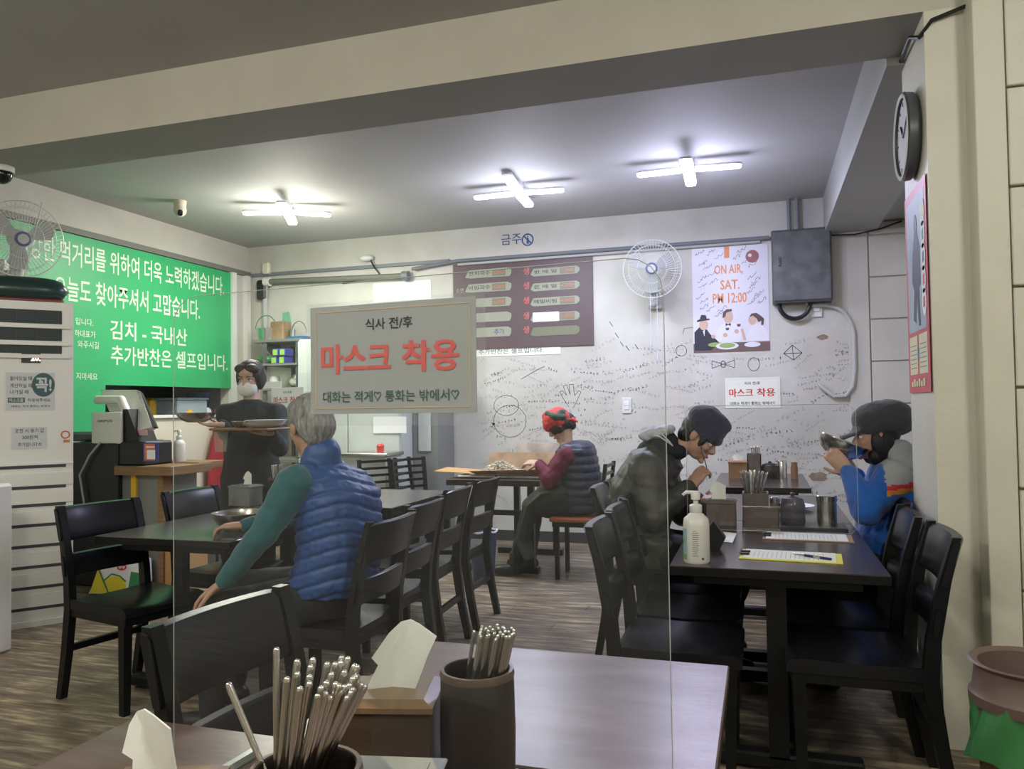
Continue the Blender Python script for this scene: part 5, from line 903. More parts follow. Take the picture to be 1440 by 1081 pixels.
for k in range(12): a = k*pi/6; d1 = V((0, cos(a), sin(a))); MB().tube([c+V((-.007, 0, 0))+d1*.13, c+V((-.007, 0, 0))+d1*.147], .0025, 4).build('tick', 'ink', ck)
M['redp'] = mat('poster_red', (.55, .05, .06), .45); M['skyp'] = mat('poster_sky', (.18, .30, .42), .45, noise_=.5, nscale=6, col2=(.42, .46, .50)); M['crm'] = mat('poster_cream', (.70, .66, .42), .5)
zb = P(1306, 551, X=.632).z; zt = P(1302, 243, X=.632).z; pb = Panel((.630, 3.84, zb), (0, -1, 0), (0, 0, 1)); pb.n = V((-1, 0, 0)); ph = zt-zb; pw = .455
pc = thing('drama_poster', 'red-bordered poster with a standing figure on the pillar side', 'poster', pb.p(pw/2, 0)); pb.rect(0, 0, pw, ph, 0, .002).build('sheet', 'redp', pc); pb.rect(.04, ph*.30, pw-.04, ph-.04, .0022, .0005).build('picture', 'skyp', pc)
pb.poly([(.15, ph*.36), (.18, ph*.50), (.14, ph*.55), (.16, ph*.68), (.20, ph*.76), (.21, ph*.80), (.26, ph*.80), (.27, ph*.76), (.31, ph*.70), (.32, ph*.52), (.28, ph*.50), (.30, ph*.32), (.26, ph*.32), (.23, ph*.48), (.20, ph*.34)], .003).build('printed_figure', 'pdark', pc); pb.disc(.235, ph*.82, .03, .0035, ry=.04).build('printed_head', 'pbrn', pc)
for i, mm in enumerate(('ygr', 'dgr', 'blue_ink', 'redp', 'red')):
    zc = ph*(.84-i*.105); pb.disc(.385, zc, .042, .0035, ry=.055).build('speech_spot', 'paper', pc); pb.poly([(.368, zc-.022), (.402, zc-.018), (.400, zc+.024), (.372, zc+.020)], .0042).build('speech_print', mm, pc)
for x0 in (.04, .245): pb.rect(x0, ph*.09, x0+.17, ph*.28, .0022, .0005).build('text_panel', 'crm', pc); [pb.rect(x0+.02, ph*(.12+.022*k), x0+.15, ph*(.124+.022*k), .003, .0003).build('text_line', 'cond', pc) for k in range(6)]
pb.rect(.215, ph*.16, .24, ph*.22, .003).build('blue_mark', 'bluep', pc); [pb.rect(.07+.05*k, ph*.03, .07+.05*k+.035, ph*(.055+.012*(k % 2)), .003).build('gold_print', 'crm', pc) for k in range(6)]
# ------------------------------------------------------------------ people
def basis(f, u=V((0, 0, 1))):
    f = V(f).normalized(); s_ = f.cross(u).normalized(); u2 = s_.cross(f).normalized(); return s_, f, u2     # right, forward, up
def sect(mb, L, n=20, e=2.3):      # loft: (centre, right vector, forward vector, half width, half depth)
    R = []
    for c, s_, f, w_, d_ in L:
        c, s_, f = V(c), V(s_).normalized(), V(f).normalized(); ring = []
        for k in range(n):
            a = 2*pi*k/n; ca, sa = cos(a), sin(a); ring.append(c+s_*w_*math.copysign(abs(ca)**(2/e), ca)+f*d_*math.copysign(abs(sa)**(2/e), sa))
        R.append(ring)
    return mb.rings(R)
def add_head(mb, c, f, u=V((0, 0, 1)), k=1.0):
    s_, f, u = basis(f, u); g = lambda x, y_, z: c+(s_*x+f*y_+u*z)*k; Rm = Matrix((s_, f, u)).transposed()
    E_ = lambda p, r: mb.sph(g(*p), [q_*k for q_ in r], Rm, 20, 14)
    E_((0, -.012, .035), (.076, .093, .083)); E_((0, .022, -.02), (.064, .070, .088)); E_((0, .040, -.075), (.042, .045, .036)); E_((0, .030, .055), (.062, .062, .045))
    mb.limb([g(0, .086, .012), g(0, .108, -.022), g(0, .100, -.032)], [.010*k, .013*k, .010*k], 10); E_((-.013, .094, -.030), (.009, .011, .008)); E_((.013, .094, -.030), (.009, .011, .008))
    for x in (-1, 1): E_((x*.034, .068, -.020), (.024, .022, .022)); E_((x*.031, .082, .028), (.022, .010, .007)); E_((x*.077, -.008, -.005), (.010, .019, .032)); E_((x*.072, -.005, -.008), (.012, .012, .02))
    E_((0, .090, -.055), (.024, .010, .0065)); E_((0, .089, -.066), (.020, .011, .007)); E_((0, .088, -.094), (.018, .016, .014))
    return g, Rm
def face_parts(o, g, Rm, k=1.0, mouth=True):
    for x in (-1, 1):
        MB().sph(g(x*.030, .076, .008), .0125*k, u=12, v=8).build('eye', 'eyew', o, smooth=True); MB().sph(g(x*.030, .0835, .007), .0062*k, u=10, v=8).build('iris', 'eyed', o, smooth=True)
        MB().limb([g(x*.014, .089, .030), g(x*.032, .090, .036), g(x*.050, .078, .031)], [.0028*k, .0036*k, .0022*k], 8).build('eyebrow', 'hairb', o, smooth=True); MB().limb([g(x*.018, .0835, .014), g(x*.031, .0895, .018), g(x*.045, .078, .013)], [.002*k, .003*k, .002*k], 8).build('eyelid', 'hairb', o, smooth=True)
    if mouth: MB().limb([g(-.020, .090, -.061), g(0, .101, -.0595), g(.020, .090, -.061)], [.003*k, .006*k, .003*k], 8).build('mouth', 'lips', o, smooth=True)
def add_hand(mb, w_, d_, n, side, curl=(.4, .45, .5, .55), th=.5, k=1.0, thumb_dir=None):
    d_ = V(d_).normalized(); n = V(n); n = (n-d_*n.dot(d_)).normalized(); s_ = d_.cross(n)*side      # n: out of the palm; s_: thumb side
    sect(mb, [(w_-d_*.02*k, s_, n, .024*k, .019*k), (w_+d_*.02*k, s_, n, .034*k, .018*k), (w_+d_*.06*k, s_, n, .042*k, .016*k), (w_+d_*.092*k, s_, n, .040*k, .012*k)], 16)
    for i, (off, L_) in enumerate(((.033, .070), (.011, .078), (-.011, .072), (-.032, .056))):
        b = w_+d_*.085*k+s_*off*k; sp__ = s_*off*3.2; pts = [b-d_*.02*k, b]; a = 0; dd = (d_+sp__*.8*.35).normalized()
        for j, fr_ in enumerate((.45, .30, .25)):
            a += curl[i]*(.7, 1.1, .8)[j]; pts.append(pts[-1]+(dd*cos(a)+n*sin(a))*L_*fr_*k)
        mb.limb(pts, [.0092*k, .0090*k, .0082*k, .0076*k, .0066*k], 10)
    b = w_+d_*.018*k+s_*.026*k; t1 = (d_*.55+s_*.75+n*(.2+.4*th)).normalized(); t2 = (d_*.85+s_*(.45-.5*th)+n*(.2+.5*th)).normalized()
    mb.limb([b, b+t1*.036*k, b+t1*.036*k+t2*.030*k, b+t1*.036*k+t2*.052*k], [.013*k, .0105*k, .0095*k, .0075*k], 10)
def figure(o, J, sc=1.0, vox=.0055, skin='skin', hands=None):
    """One continuous body mesh: head, neck, trunk, arms with five-fingered hands, legs and feet."""
    mb = MB(); g, Rm = add_head(mb, J['head'], J['hf'], J.get('hu', V((0, 0, 1))), sc)
    mb.limb([J['neck'], g(0, -.025, -.06)], [.056*sc, .052*sc])
    s_, f = J['s'], J['f']
    sect(mb, [(J['pelvis']-V((0, 0, .06)), s_, f, .12, .09), (J['pelvis'], s_, f, .145, .10), (J['waist'], s_, f, .12, .085), (J['chest'], s_, f, .145, .095), (J['chest']*.45+J['neck']*.55, s_, f, .10, .065), (J['neck'], s_, f, .05, .05)])
    for sd in 'lr':
        sh_, el, wr_ = J[sd+'s'], J[sd+'e'], J[sd+'w']; mb.limb([J['neck']*.5+sh_*.5-V((0, 0, .045)), sh_, sh_*.4+el*.6, el, el*.45+wr_*.55, wr_], [.045, .045, .042, .037, .033, .025])
        hd = J[sd+'hd']; add_hand(mb, wr_, hd[0], hd[1], hd[2], *(hd[3:] if len(hd) > 3 else ()), k=sc)
        hp_, kn, an = J[sd+'h'], J[sd+'k'], J[sd+'a']; mb.limb([hp_, hp_*.4+kn*.6, kn, kn*.55+an*.45, an], [.085, .068, .052, .048, .034]); td = J[sd+'t']; mb.limb([an-V((0, 0, .03)), an-V((0, 0, .045))+td*.16], [.034, .026])
    me = remesh(mb, vox, 2); link('body', me, skin, o); return g, Rm
def garment(o, name, m, build, vox=.009, sm=3, disp=None):
    mb = MB(); build(mb); return link(name, remesh(mb, vox, sm, disp), m, o)
def wr(c, a=.004, f=18, seed=0): return a*(noise.noise(c*f+V((seed, 0, 0)))+.5*noise.noise(c*f*2.3))
def hairball(o, g, k, ells, m='hairb', name='hair', vox=.005, strand=.0016, Rm=None, freq=60):
    mb = MB()
    for p_, r_ in ells: mb.sph(g(*p_), [q_*k for q_ in r_], Rm, 18, 12)
    inv = Rm.transposed(); c0 = g(0, 0, 0)
    def dsp(c):
        l = inv @ (c-c0); a = math.atan2(l.x, l.y); return strand*noise.noise(V((a*9, l.z*9, l.y*20)))+strand*.5*noise.noise(V((a*24, l.z*14, 3)))
    return link(name, remesh(mb, vox, 2, dsp), m, o)
def shoes(o, J, m='shoe', boot=0):
    for sd in 'lr':
        an, td = J[sd+'a'], J[sd+'t']; s_ = td.cross(V((0, 0, 1))); z0 = an.z-.075
        def bd(mb):
            b = V((an.x, an.y, z0)); mb.limb([b-td*.035+V((0, 0, .042)), b+td*.10+V((0, 0, .036)), b+td*.175+V((0, 0, .030))], [.042, .042, .030]); mb.limb([b-td*.01+V((0, 0, .05)), b+V((0, 0, .10+boot))], [.044, .045])
        garment(o, 'shoe', m, bd, .008)
def trousers(o, J, m='trous', w_=.085):
    def bd(mb):
        s_, f = J['s'], J['f']; sect(mb, [(J['pelvis']-V((0, 0, .09)), s_, f, .14, .11), (J['pelvis']-V((0, 0, .02)), s_, f, .175, .13), (J['waist']*.6+J['pelvis']*.4, s_, f, .16, .12)])
        for sd in 'lr': hp_, kn, an = J[sd+'h'], J[sd+'k'], J[sd+'a']; mb.limb([hp_, hp_*.4+kn*.6, kn, kn*.5+an*.5, an+V((0, 0, .02))], [w_+.02, w_, w_-.018, w_-.025, w_-.034])
    return garment(o, 'trousers', m, bd, .011, 3, lambda c: wr(c, .006, 14))
def yoke(mb, J, r=.07):
    for sd in 'lr': mb.limb([J['neck']*.8+J['chest']*.2, J[sd+'s']], [r, r])
def sleeve(mb, J, sd, r=(.075, .066, .058, .052, .042), cuff=.93):
    sh_, el, wr_ = J[sd+'s'], J[sd+'e'], J[sd+'w']; e = el+(wr_-el)*cuff; mb.limb([sh_, sh_*.45+el*.55, el, el*.5+e*.5, e], r)
def up_(o, nm): pass
Z3 = V((0, 0, 1))
# --- man in blue quilted vest
Yc = 2.88
J = dict(s=V((.10, 1, 0)).normalized(), f=V((-1, .10, 0)).normalized(), pelvis=V((-1.72, Yc, .57)), waist=P(470, 770, Y=Yc), chest=P(462, 700, Y=Yc), neck=P(442, 650, Y=Yc), head=P(436, 600, Y=Yc), hf=V((-.80, .50, -.22)),
 ls=P(415, 680, Y=2.70), rs=P(468, 672, Y=3.08), le=P(368, 752, Y=2.62), lw=P(313, 820, Y=2.63), re=V((-2.02, 3.14, .84)), rw=V((-2.24, 3.02, .80)),
 lh=V((-1.78, 2.78, .55)), rh=V((-1.78, 2.98, .55)), lk=P(303, 868, Y=2.67), rk=V((-2.26, 3.02, .53)), la=V((-2.16, 2.70, .085)), ra=V((-2.28, 3.00, .085)), lt=V((-1, -.1, 0)).normalized(), rt=V((-1, .1, 0)).normalized())
J['lhd'] = (V((-.8, -.05, -.55)), V((-.35, 0, -.9)), 1, (.35, .4, .45, .5), .3); J['rhd'] = (V((-1, -.2, -.05)), V((0, 0, -1)), -1, (.4, .4, .5, .5), .3)
J['lk'].z = .52
o = thing('person', 'seated person in a blue quilted vest with teal sleeves and grey hair', 'person', (J['pelvis'].x, J['pelvis'].y, 0))
g, Rm = figure(o, J, 1.04, skin='skin'); face_parts(o, g, Rm, 1.04); trousers(o, J); shoes(o, J)
def bd(mb):
    s_, f = J['s'], J['f']; tl = (f*.8+Z3*-.25)
    sect(mb, [(J['pelvis']+V((.01, 0, .0)), s_, f, .185, .15), (J['pelvis']+V((.02, 0, .05)), s_, f, .20, .165), (J['waist']+V((.03, 0, 0)), s_, f, .195, .155), (J['chest']+V((.04, 0, 0)), s_, f-Z3*.2, .205, .16), (J['chest']*.5+J['neck']*.5+V((.03, 0, .0)), s_, f-Z3*.3, .195, .13), (J['neck']*.8+J['chest']*.2+V((0, 0, .0)), s_, f-Z3*.4, .12, .095)])
    for sd in 'lr': mb.sph(J[sd+'s']*.75+J['neck']*.25-V((-.01, 0, .01)), (.08, .075, .075))
def quilt(c):
    u = (c.z+.22*(c.y-c.x)+.010*sin(c.y*16+c.x*9))/.058; d_ = abs(u-math.floor(u)-.5); return -.009*math.exp(-(d_/.13)**2)+wr(c, .004, 12)+wr(c, .0028, 45)
garment(o, 'vest', 'vest', bd, .006, 4, quilt)
def bd(mb): mb.limb([J['neck']+V((.03, 0, -.05)), J['neck']*.62+J['head']*.38+V((.05, -.01, -.02))], [.095, .080]); mb.limb([J['neck']+V((.03, .12, -.05)), J['neck']+V((.03, -.12, -.05))], [.06, .06])
garment(o, 'collar', 'vest', bd, .008, 2, lambda c: wr(c, .003, 20))
for sd in 'lr': garment(o, 'sleeve', 'teal', lambda mb: sleeve(mb, J, sd, (.080, .066, .056, .048, .036), .95), .008, 3, lambda c: wr(c, .005, 12)+.0015*sin(c.z*70+c.x*30))
hairball(o, g, 1.04, [((0, -.022, .048), (.086, .100, .086)), ((0, -.050, .000), (.080, .072, .085)), ((0, -.055, -.045), (.062, .045, .05)), ((0, .03, .085), (.07, .06, .04)), ((.07, -.02, .03), (.018, .045, .035)), ((-.07, -.02, .03), (.018, .045, .035))], 'hairg', Rm=Rm, strand=.006)
# --- serving woman
Yc = 4.50; ff = V((.42, -.9, 0)).normalized(); ss = ff.cross(Z3)
J = dict(s=ss, f=ff, pelvis=P(355, 685, Y=Yc), waist=P(354, 648, Y=Yc), chest=P(354, 604, Y=Yc), neck=P(353, 566, Y=Yc), head=P(352, 533, Y=Yc), hf=V((.20, -.93, -.22)))
lf = -ss; J['pelvis'].z = .86; x0 = J['pelvis'].x
J.update(rs=J['chest']+ss*.165+Z3*.11, ls=J['chest']-ss*.165+Z3*.11); J['re'] = P(318, 608, Y=4.42); J['rw'] = P(312, 597, Y=4.22); J['le'] = P(394, 630, Y=4.38); J['lw'] = P(382, 609, Y=4.18)
for sd, k in (('r', 1), ('l', -1)): J[sd+'h'] = J['pelvis']+ss*.09*k-Z3*.02; J[sd+'k'] = V((x0, Yc, .46))+ss*.09*k+ff*.02; J[sd+'a'] = V((x0, Yc, .085))+ss*.09*k; J[sd+'t'] = ff
J['rhd'] = (V((-.75, -.45, 0)), V((0, 0, 1)), 1, (.25, .25, .3, .3), .5); J['lhd'] = (V((-.85, -.35, .05)), V((0, 0, 1)), -1, (.25, .25, .3, .3), .5)
o = thing('person', 'standing person in black with a white mask carrying dishes', 'person', (x0, Yc, 0)); g, Rm = figure(o, J, .98, skin='skin2'); face_parts(o, g, Rm, .98, False); trousers(o, J); shoes(o, J)
def bd(mb):
    s_, f = J['s'], J['f']; sect(mb, [(J['pelvis']+Z3*-.02, s_, f, .185, .13), (J['waist'], s_, f, .175, .12), (J['chest'], s_, f, .195, .13), (J['chest']*.3+J['neck']*.7, s_, f, .15, .09), (J['neck']+Z3*.02, s_, f, .065, .06)])
    yoke(mb, J, .065)
    for sd in 'lr': sleeve(mb, J, sd, (.07, .062, .056, .05, .04))
garment(o, 'sweatshirt', 'blackshirt', bd, .009, 3, lambda c: wr(c, .006, 14))
def bd(mb): s_, f = J['s'], J['f']; sect(mb, [(V((x0, Yc, .42))+f*.05, s_, f, .20, .13), (J['pelvis']+f*.03, s_, f, .20, .13), (J['waist']+f*.012, s_, f, .182, .128), (J['chest']-Z3*.03+f*.03, s_, f, .13, .11)])
garment(o, 'apron', 'apron', bd, .010, 3, lambda c: wr(c, .006, 12))
hairball(o, g, .98, strand=.003, ells=[((0, -.020, .052), (.088, .102, .080)), ((0, -.060, .000), (.086, .065, .10)), ((.066, -.005, .01), (.026, .060, .085)), ((-.066, -.005, .01), (.026, .060, .085)), ((0, -.095, -.01), (.045, .045, .045)), ((.032, .040, .080), (.052, .045, .034)), ((-.032, .040, .080), (.052, .045, .034))], Rm=Rm)
def bd(mb): mb.sph(g(0, .062, -.055), (.068, .056, .058), Rm, 18, 12); mb.sph(g(0, .098, -.042), (.020, .026, .040), Rm)
garment(o, 'face_mask', 'mask', bd, .005, 3)
for x in (-1, 1): MB().tube([g(x*.05, .075, -.025), g(x*.075, .02, -.005), g(x*.082, -.015, -.002)], .0018, 5).build('mask_strap', 'mask', o)
hr_ = J['rw']+V((-.13, -.06, .018)); bowl(hr_+V((-.02, 0, 0)), .12, .062, 'steel bowl with food held out in the serving person\'s right hand', 'steeld', food='food')
hl_ = J['lw']+V((-.09, -.08, .030)); o2 = thing('serving_tray', 'thin tray held by the serving person', 'tray', hl_); MB().box(hl_, (.46, .24, .014), rot=Matrix.Rotation(-.1, 3, 'Z'), bev=.006).build('tray', 'boxo', o2)
q = hl_+V((.09, 0, .008))
for i in range(4): tag(MB().lathe([(0, 0), (.06, 0), (.125, .018), (.128, .020), (.065, .004), (0, .004)], q+V((.006*i, 0, .009*i)), 28).build('plate', 'tissue', origin=q+V((0, 0, .009*i)), smooth=True), ('bottom', 'second', 'third', 'top')[i]+' white plate of the stack on the carried tray', 'plate', 'plates stacked on the carried tray')
q = hl_+V((-.07, 0, .008)); bowl(q, .06, .04, 'small dark dish beside the stacked plates on the carried tray', 'steeld', food='food')
q = hl_+V((-.20, -.03, -.14)); o2 = thing('plastic_cup', 'clear plastic cup under the left end of the carried tray', 'cup', q); MB().lathe([(0, 0), (.033, 0), (.045, .125), (.047, .128), (.044, .125), (.032, .004), (0, .004)], q, 24).build('cup', 'clearp', o2, smooth=True); MB().lathe([(.0445, .122), (.049, .126), (.0445, .130)], q, 24, cap=False).build('rim', 'gold', o2, smooth=True)
# --- scarfed woman at the back
Yc = 6.02
J = dict(s=V((0, 1, 0)), f=V((-1, 0, 0)), pelvis=V((-1.36, Yc, .57)), waist=V((-1.37, Yc, .78)), chest=V((-1.40, Yc, .98)), neck=P(796, 622, Y=Yc), head=P(786, 597, Y=Yc), hf=V((-.72, -.12, -.62)), hu=V((-.5, 0, 1)),
 ls=P(797, 640, Y=5.85), rs=P(797, 636, Y=6.20), le=P(772, 676, Y=5.80), lw=P(757, 652, Y=5.86), re=P(770, 672, Y=6.26), rw=P(758, 650, Y=6.18),
 lh=V((-1.42, 5.93, .55)), rh=V((-1.42, 6.11, .55)), lk=V((-1.74, 5.90, .52)), rk=V((-1.76, 6.12, .52)), la=V((-1.86, 5.86, .085)), ra=V((-1.82, 6.14, .085)), lt=V((-1, -.15, 0)).normalized(), rt=V((-1, .1, 0)).normalized())
J['lhd'] = (V((-1, .15, .10)), V((0, .4, -1)), 1, (.5, .6, .6, .7), .7); J['rhd'] = (V((-1, -.2, .05)), V((0, -.4, -1)), -1, (.5, .6, .6, .7), .7)
o = thing('person', 'seated person in a red headscarf and navy vest working at a table', 'person', (-1.36, Yc, 0)); g, Rm = figure(o, J, .98, skin='skin2'); face_parts(o, g, Rm, .98); trousers(o, J); shoes(o, J, boot=.05)
def bd(mb):
    s_, f = J['s'], J['f']; sect(mb, [(J['pelvis']-Z3*.07, s_, f, .19, .17), (J['pelvis']+Z3*.05, s_, f, .205, .175), (J['waist'], s_, f, .195, .165), (J['chest'], s_, f-Z3*.15, .20, .15), (J['chest']*.45+J['neck']*.55+V((.02, 0, 0)), s_, f-Z3*.3, .175, .12), (J['neck']+V((.01, 0, -.01)), s_, f-Z3*.4, .08, .075)])
    for sd in 'lr': mb.sph(J[sd+'s']*.8+J['neck']*.2, (.07, .06, .07))
garment(o, 'puffer_vest', 'navy', bd, .009, 3, lambda c: .011*abs(sin(c.z*pi/.062))**.5-.005+wr(c, .003, 18))
for sd in 'lr': garment(o, 'sleeve', 'burg', lambda mb: sleeve(mb, J, sd, (.075, .066, .062, .052, .040)), .008, 3, lambda c: wr(c, .006, 16))
def bd(mb): sect(mb, [(V((-1.60, 5.92, .66)), V((0, 1, 0)), V((1, 0, 0)), .17, .06), (V((-1.72, 5.92, .56)), V((0, 1, 0)), V((1, 0, .6)), .19, .035), (V((-1.80, 5.90, .30)), V((0, 1, 0)), V((1, 0, 0)), .17, .03), (V((-1.74, 5.86, .14)), V((0, 1, 0)), V((1, 0, 0)), .10, .03)]); mb.limb([V((-1.42, 5.90, .66)), V((-1.62, 5.90, .62)), V((-1.74, 5.90, .54))], [.08, .085, .07])
garment(o, 'apron', 'olive', bd, .010, 3, lambda c: wr(c, .006, 12))
hairball(o, g, .98, [((0, -.03, .035), (.085, .095, .080)), ((0, -.045, -.02), (.082, .070, .075)), ((.060, .015, -.01), (.024, .055, .06)), ((-.060, .015, -.01), (.024, .055, .06)), ((0, .075, .02), (.06, .022, .03)), ((.055, .065, -.01), (.02, .02, .045)), ((-.055, .065, -.01), (.02, .02, .045)), ((0, -.10, -.02), (.05, .04, .055)), ((0, -.075, -.06), (.055, .04, .05))], Rm=Rm)
def bd(mb): mb.sph(g(0, -.005, .055), (.098, .112, .085), Rm, 20, 14); mb.sph(g(0, .055, .045), (.090, .062, .055), Rm); mb.sph(g(0, .02, .125), (.035, .05, .03), Rm); mb.sph(g(0, -.07, .02), (.080, .055, .07), Rm); mb.limb([g(-.07, -.02, .0), g(-.02, -.105, -.03)], [.03, .022]); mb.limb([g(-.02, -.11, -.03), g(-.05, -.13, -.08)], [.02, .012])
garment(o, 'headscarf', 'scarf', bd, .006, 3, lambda c: wr(c, .005, 22))
def bd(mb): mb.limb([g(-.05, .01, .125), g(-.088, -.025, .055), g(-.075, -.07, .015)], [.022, .030, .028]); mb.limb([g(-.088, -.02, .05), g(-.06, -.085, .05)], [.026, .03])
garment(o, 'scarf_patch', 'scarfg', bd, .006, 3, lambda c: wr(c, .004, 22))
# --- man in charcoal jacket and navy beanie
Yc = 4.18
J = dict(s=V((0, -1, 0)), f=V((1, 0, 0)), pelvis=V((-.57, Yc, .57)), waist=P(893, 742, Y=Yc), chest=P(905, 690, Y=Yc), neck=P(942, 640, Y=Yc), head=P(984, 613, Y=Yc), hf=V((.72, -.20, -.62)), hu=V((.6, 0, 1)),
 rs=P(908, 660, Y=3.98), ls=P(922, 655, Y=4.38), re=P(918, 726, Y=3.92), rw=P(972, 684, Y=4.02), le=P(960, 722, Y=4.40), lw=P(982, 702, Y=4.34),
 rh=V((-.50, 4.08, .55)), lh=V((-.50, 4.28, .55)), rk=V((-.10, 4.06, .52)), lk=V((-.10, 4.30, .52)), ra=V((-.26, 4.03, .085)), la=V((-.30, 4.33, .085)), rt=V((1, -.1, 0)).normalized(), lt=V((1, .1, 0)).normalized())
J['rhd'] = (V((.55, .15, .80)), V((.6, .75, -.2)), 1, (.7, .8, .9, 1.0), .8); J['lhd'] = (V((.8, -.2, .1)), V((0, -.2, 1)), -1, (.45, .5, .5, .5), .6)
o = thing('person', 'seated person in a charcoal jacket and navy beanie bent over a bowl', 'person', (-.57, Yc, 0)); g, Rm = figure(o, J, 1.0, skin='skin'); face_parts(o, g, Rm); trousers(o, J); shoes(o, J)
def bd(mb):
    s_, f = J['s'], J['f']; sect(mb, [(J['pelvis']-Z3*.08, s_, f, .20, .18), (J['pelvis']+Z3*.05, s_, f, .22, .185), (J['waist'], s_, f-Z3*.1, .215, .18), (J['chest'], s_, f-Z3*.35, .22, .17), (J['chest']*.4+J['neck']*.6+V((-.03, 0, .02)), s_, f-Z3*.7, .19, .135), (J['neck']+V((.0, 0, .0)), s_, f-Z3*.9, .10, .095)])
    for sd in 'lr': sleeve(mb, J, sd, (.092, .082, .074, .064, .046), .93)
    yoke(mb, J, .085)
garment(o, 'padded_jacket', 'brown', bd, .009, 3, lambda c: .007*abs(sin((c.z+.25*c.x)*pi/.11))**.4-.004+wr(c, .007, 10)+wr(c, .0025, 35))
def bd(mb): n_ = J['neck']; mb.limb([n_+V((-.10, 0, .01)), n_+V((-.02, 0, .055))], [.075, .08]); mb.limb([n_+V((-.02, -.05, .03)), n_+V((.06, -.045, .02))], [.055, .035])
garment(o, 'collar', 'collar', bd, .008, 3, lambda c: wr(c, .006, 16))
def bd(mb): n_ = P(921, 607, Y=Yc-.05); mb.sph(n_, (.075, .06, .035)); mb.sph(n_+V((.05, .04, .01)), (.05, .05, .03)); mb.sph(n_+V((-.05, 0, -.02)), (.04, .05, .03))
garment(o, 'hood', 'hood', bd, .007, 2, lambda c: wr(c, .010, 22))
q_ = P(935, 612, Y=Yc-.10); MB().tube([q_+V((-.05, -.03, .0)), q_+V((-.02, -.05, -.005)), q_+V((.02, -.06, -.03)), q_+V((.045, -.06, -.05)), q_+V((.03, -.065, -.03)), q_+V((-.01, -.055, .01))], .004, 6).build('drawstring', 'hood', o, smooth=True)
hairball(o, g, 1.0, [((0, -.035, .02), (.082, .085, .075)), ((0, -.05, -.03), (.076, .055, .06)), ((.064, .042, .005), (.016, .018, .042)), ((-.064, .042, .005), (.016, .018, .042)), ((0, .080, .030), (.060, .020, .024))], Rm=Rm)
def bd(mb): mb.sph(g(0, -.010, .075), (.100, .114, .090), Rm, 22, 16); mb.sph(g(0, .002, .040), (.098, .110, .052), Rm, 22, 12); mb.sph(g(0, .03, .115), (.075, .075, .05), Rm)
garment(o, 'beanie', 'beanie', bd, .006, 3, lambda c: wr(c, .005, 14))
a = J['rw']+V((.075, .03, .10)); mb = None
for k, dy in enumerate((0, .012)):
    p0, p1 = a+V((-.02, dy, .08)), P(1003, 694, Y=4.25)+V((0, dy, .0)); s_ = bpy.data.objects.new('chopstick', STK); C.objects.link(s_); s_.location = p0+(p1-p0).normalized()*.20; s_.rotation_mode = 'QUATERNION'; s_.rotation_quaternion = (p0-p1).to_track_quat('Z', 'Y'); tag(s_, ('upper', 'lower')[k]+' chopstick in the hand of the person in the beanie', 'chopstick')
# --- woman in blue fleece and wool cap drinking from a bowl
Yc = 4.20
J = dict(s=V((0, 1, 0)), f=V((-1, 0, 0)), pelvis=V((.60, Yc, .57)), waist=P(1258, 745, Y=Yc), chest=P(1260, 700, Y=Yc), neck=P(1252, 652, Y=Yc), head=P(1232, 613, Y=Yc), hf=V((-1, -.10, -.12)), hu=V((-.15, 0, 1)),
 ls=P(1257, 672, Y=4.02), rs=P(1257, 668, Y=4.38), le=P(1219, 718, Y=3.96), lw=P(1193, 662, Y=4.04), re=P(1222, 716, Y=4.42), rw=P(1200, 664, Y=4.34),
 lh=V((.52, 4.10, .55)), rh=V((.52, 4.30, .55)), lk=V((.14, 4.09, .52)), rk=V((.14, 4.31, .52)), la=V((.28, 4.08, .085)), ra=V((.32, 4.32, .085)), lt=V((-1, -.1, 0)).normalized(), rt=V((-1, .1, 0)).normalized())
J['lhd'] = (V((-.62, .15, .70)), V((-.2, .9, .25)), 1, (.45, .5, .5, .5), .2); J['rhd'] = (V((-.62, -.2, .70)), V((-.2, -.9, .25)), -1, (.45, .5, .5, .5), .2)
o = thing('person', 'seated person in a blue fleece and wool cap drinking from a bowl', 'person', (.60, Yc, 0)); g, Rm = figure(o, J, .98, skin='skin'); face_parts(o, g, Rm, .98); trousers(o, J); shoes(o, J)
def bd(mb):
    s_, f = J['s'], J['f']; sect(mb, [(J['pelvis']-Z3*.06, s_, f, .20, .18), (J['pelvis']+Z3*.05, s_, f, .21, .185), (J['waist'], s_, f, .205, .175), (J['chest'], s_, f, .21, .165), (J['chest']*.4+J['neck']*.6, s_, f, .18, .125), (J['neck']+V((0, 0, .01)), s_, f, .085, .08)])
    for sd in 'lr': sleeve(mb, J, sd, (.086, .076, .070, .060, .043), .93)
    yoke(mb, J, .075)
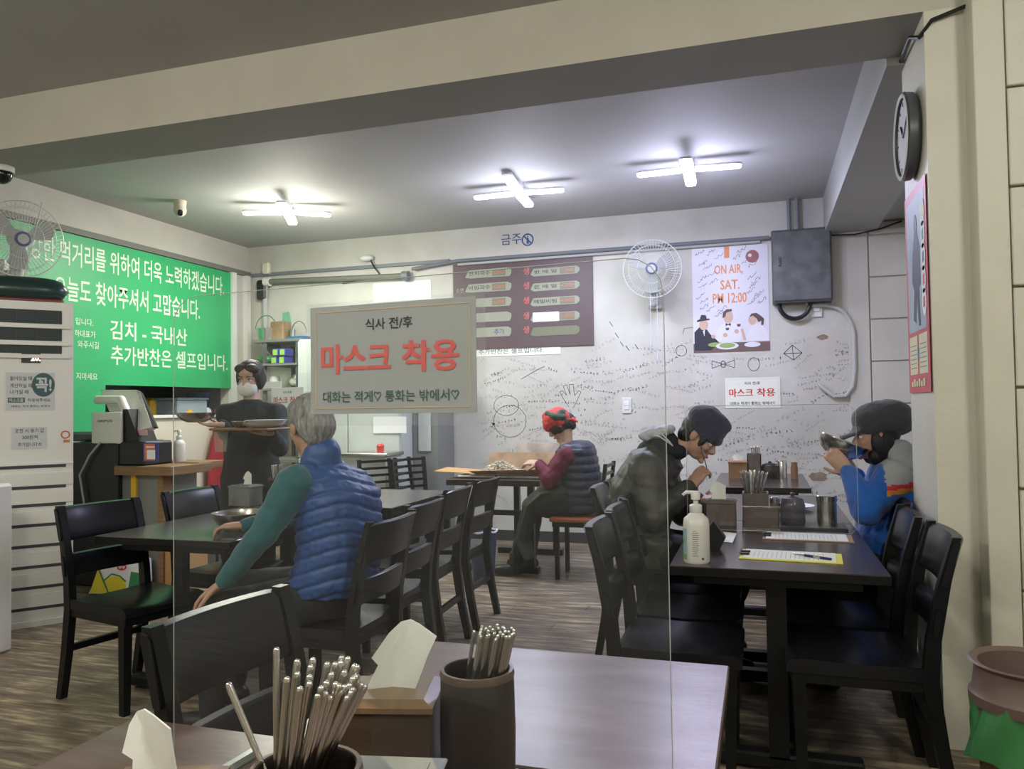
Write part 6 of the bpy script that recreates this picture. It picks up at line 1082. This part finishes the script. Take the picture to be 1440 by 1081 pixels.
fl_ = garment(o, 'fleece_jacket', 'fleece', bd, .009, 3, lambda c: wr(c, .008, 13)); 
for mm in ('greyf', 'stripr', 'stripo'): fl_.data.materials.append(M[mm])
me = fl_.data; off = Wm(o).translation; zt_ = J['neck'].z-.075
for p_ in me.polygons:
    c_ = p_.center+off; z_ = c_.z-.12*(c_.x-J['neck'].x)
    if c_.x > J['neck'].x-.06 and c_.z > J['chest'].z:
        if z_ > zt_: p_.material_index = 1
        elif z_ > zt_-.022: p_.material_index = 2
        elif z_ > zt_-.045: p_.material_index = 3
def bd(mb): n_ = J['neck']; mb.limb([n_+V((.05, -.06, -.02)), n_+V((.03, -.02, .05)), n_+V((.06, .06, -.01))], [.06, .075, .06]); mb.limb([n_+V((.09, 0, .02)), n_+V((.13, 0, -.02))], [.07, .06])
garment(o, 'hood', 'greyf', bd, .008, 3, lambda c: wr(c, .006, 14))
hairball(o, g, .98, [((0, -.03, .02), (.086, .09, .085)), ((0, -.04, -.06), (.078, .060, .06)), ((.062, -.012, -.035), (.028, .055, .08)), ((-.062, -.012, -.035), (.028, .055, .08)), ((.05, .03, -.10), (.03, .035, .04)), ((-.05, .03, -.10), (.03, .035, .04))], Rm=Rm)
def bd(mb):
    mb.sph(g(0, -.040, .090), (.125, .140, .088), Rm, 24, 14); mb.sph(g(0, -.10, .060), (.105, .085, .07), Rm); mb.sph(g(0, 0, .045), (.096, .105, .035), Rm); sect(mb, [(g(0, .08, .035), Rm @ V((1, 0, 0)), Rm @ V((0, 0, 1)), .07, .012), (g(0, .165, .010), Rm @ V((1, 0, 0)), Rm @ V((0, 0, 1)), .045, .006)])
garment(o, 'wool_cap', 'capm', bd, .006, 3, lambda c: wr(c, .008, 12))
Rb = Matrix.Rotation(radians(22), 3, 'Y'); q = (J['lw']+J['rw'])/2+V((-.064, -.03, .078)); bowl(q, .120, .085, 'steel bowl lifted to the mouth of the person in the wool cap', 'steel', R_=Rb)

bpy.data.objects.remove(TXT[0]); bpy.data.scenes.remove(TMP); bpy.data.scenes.remove(TMP2)
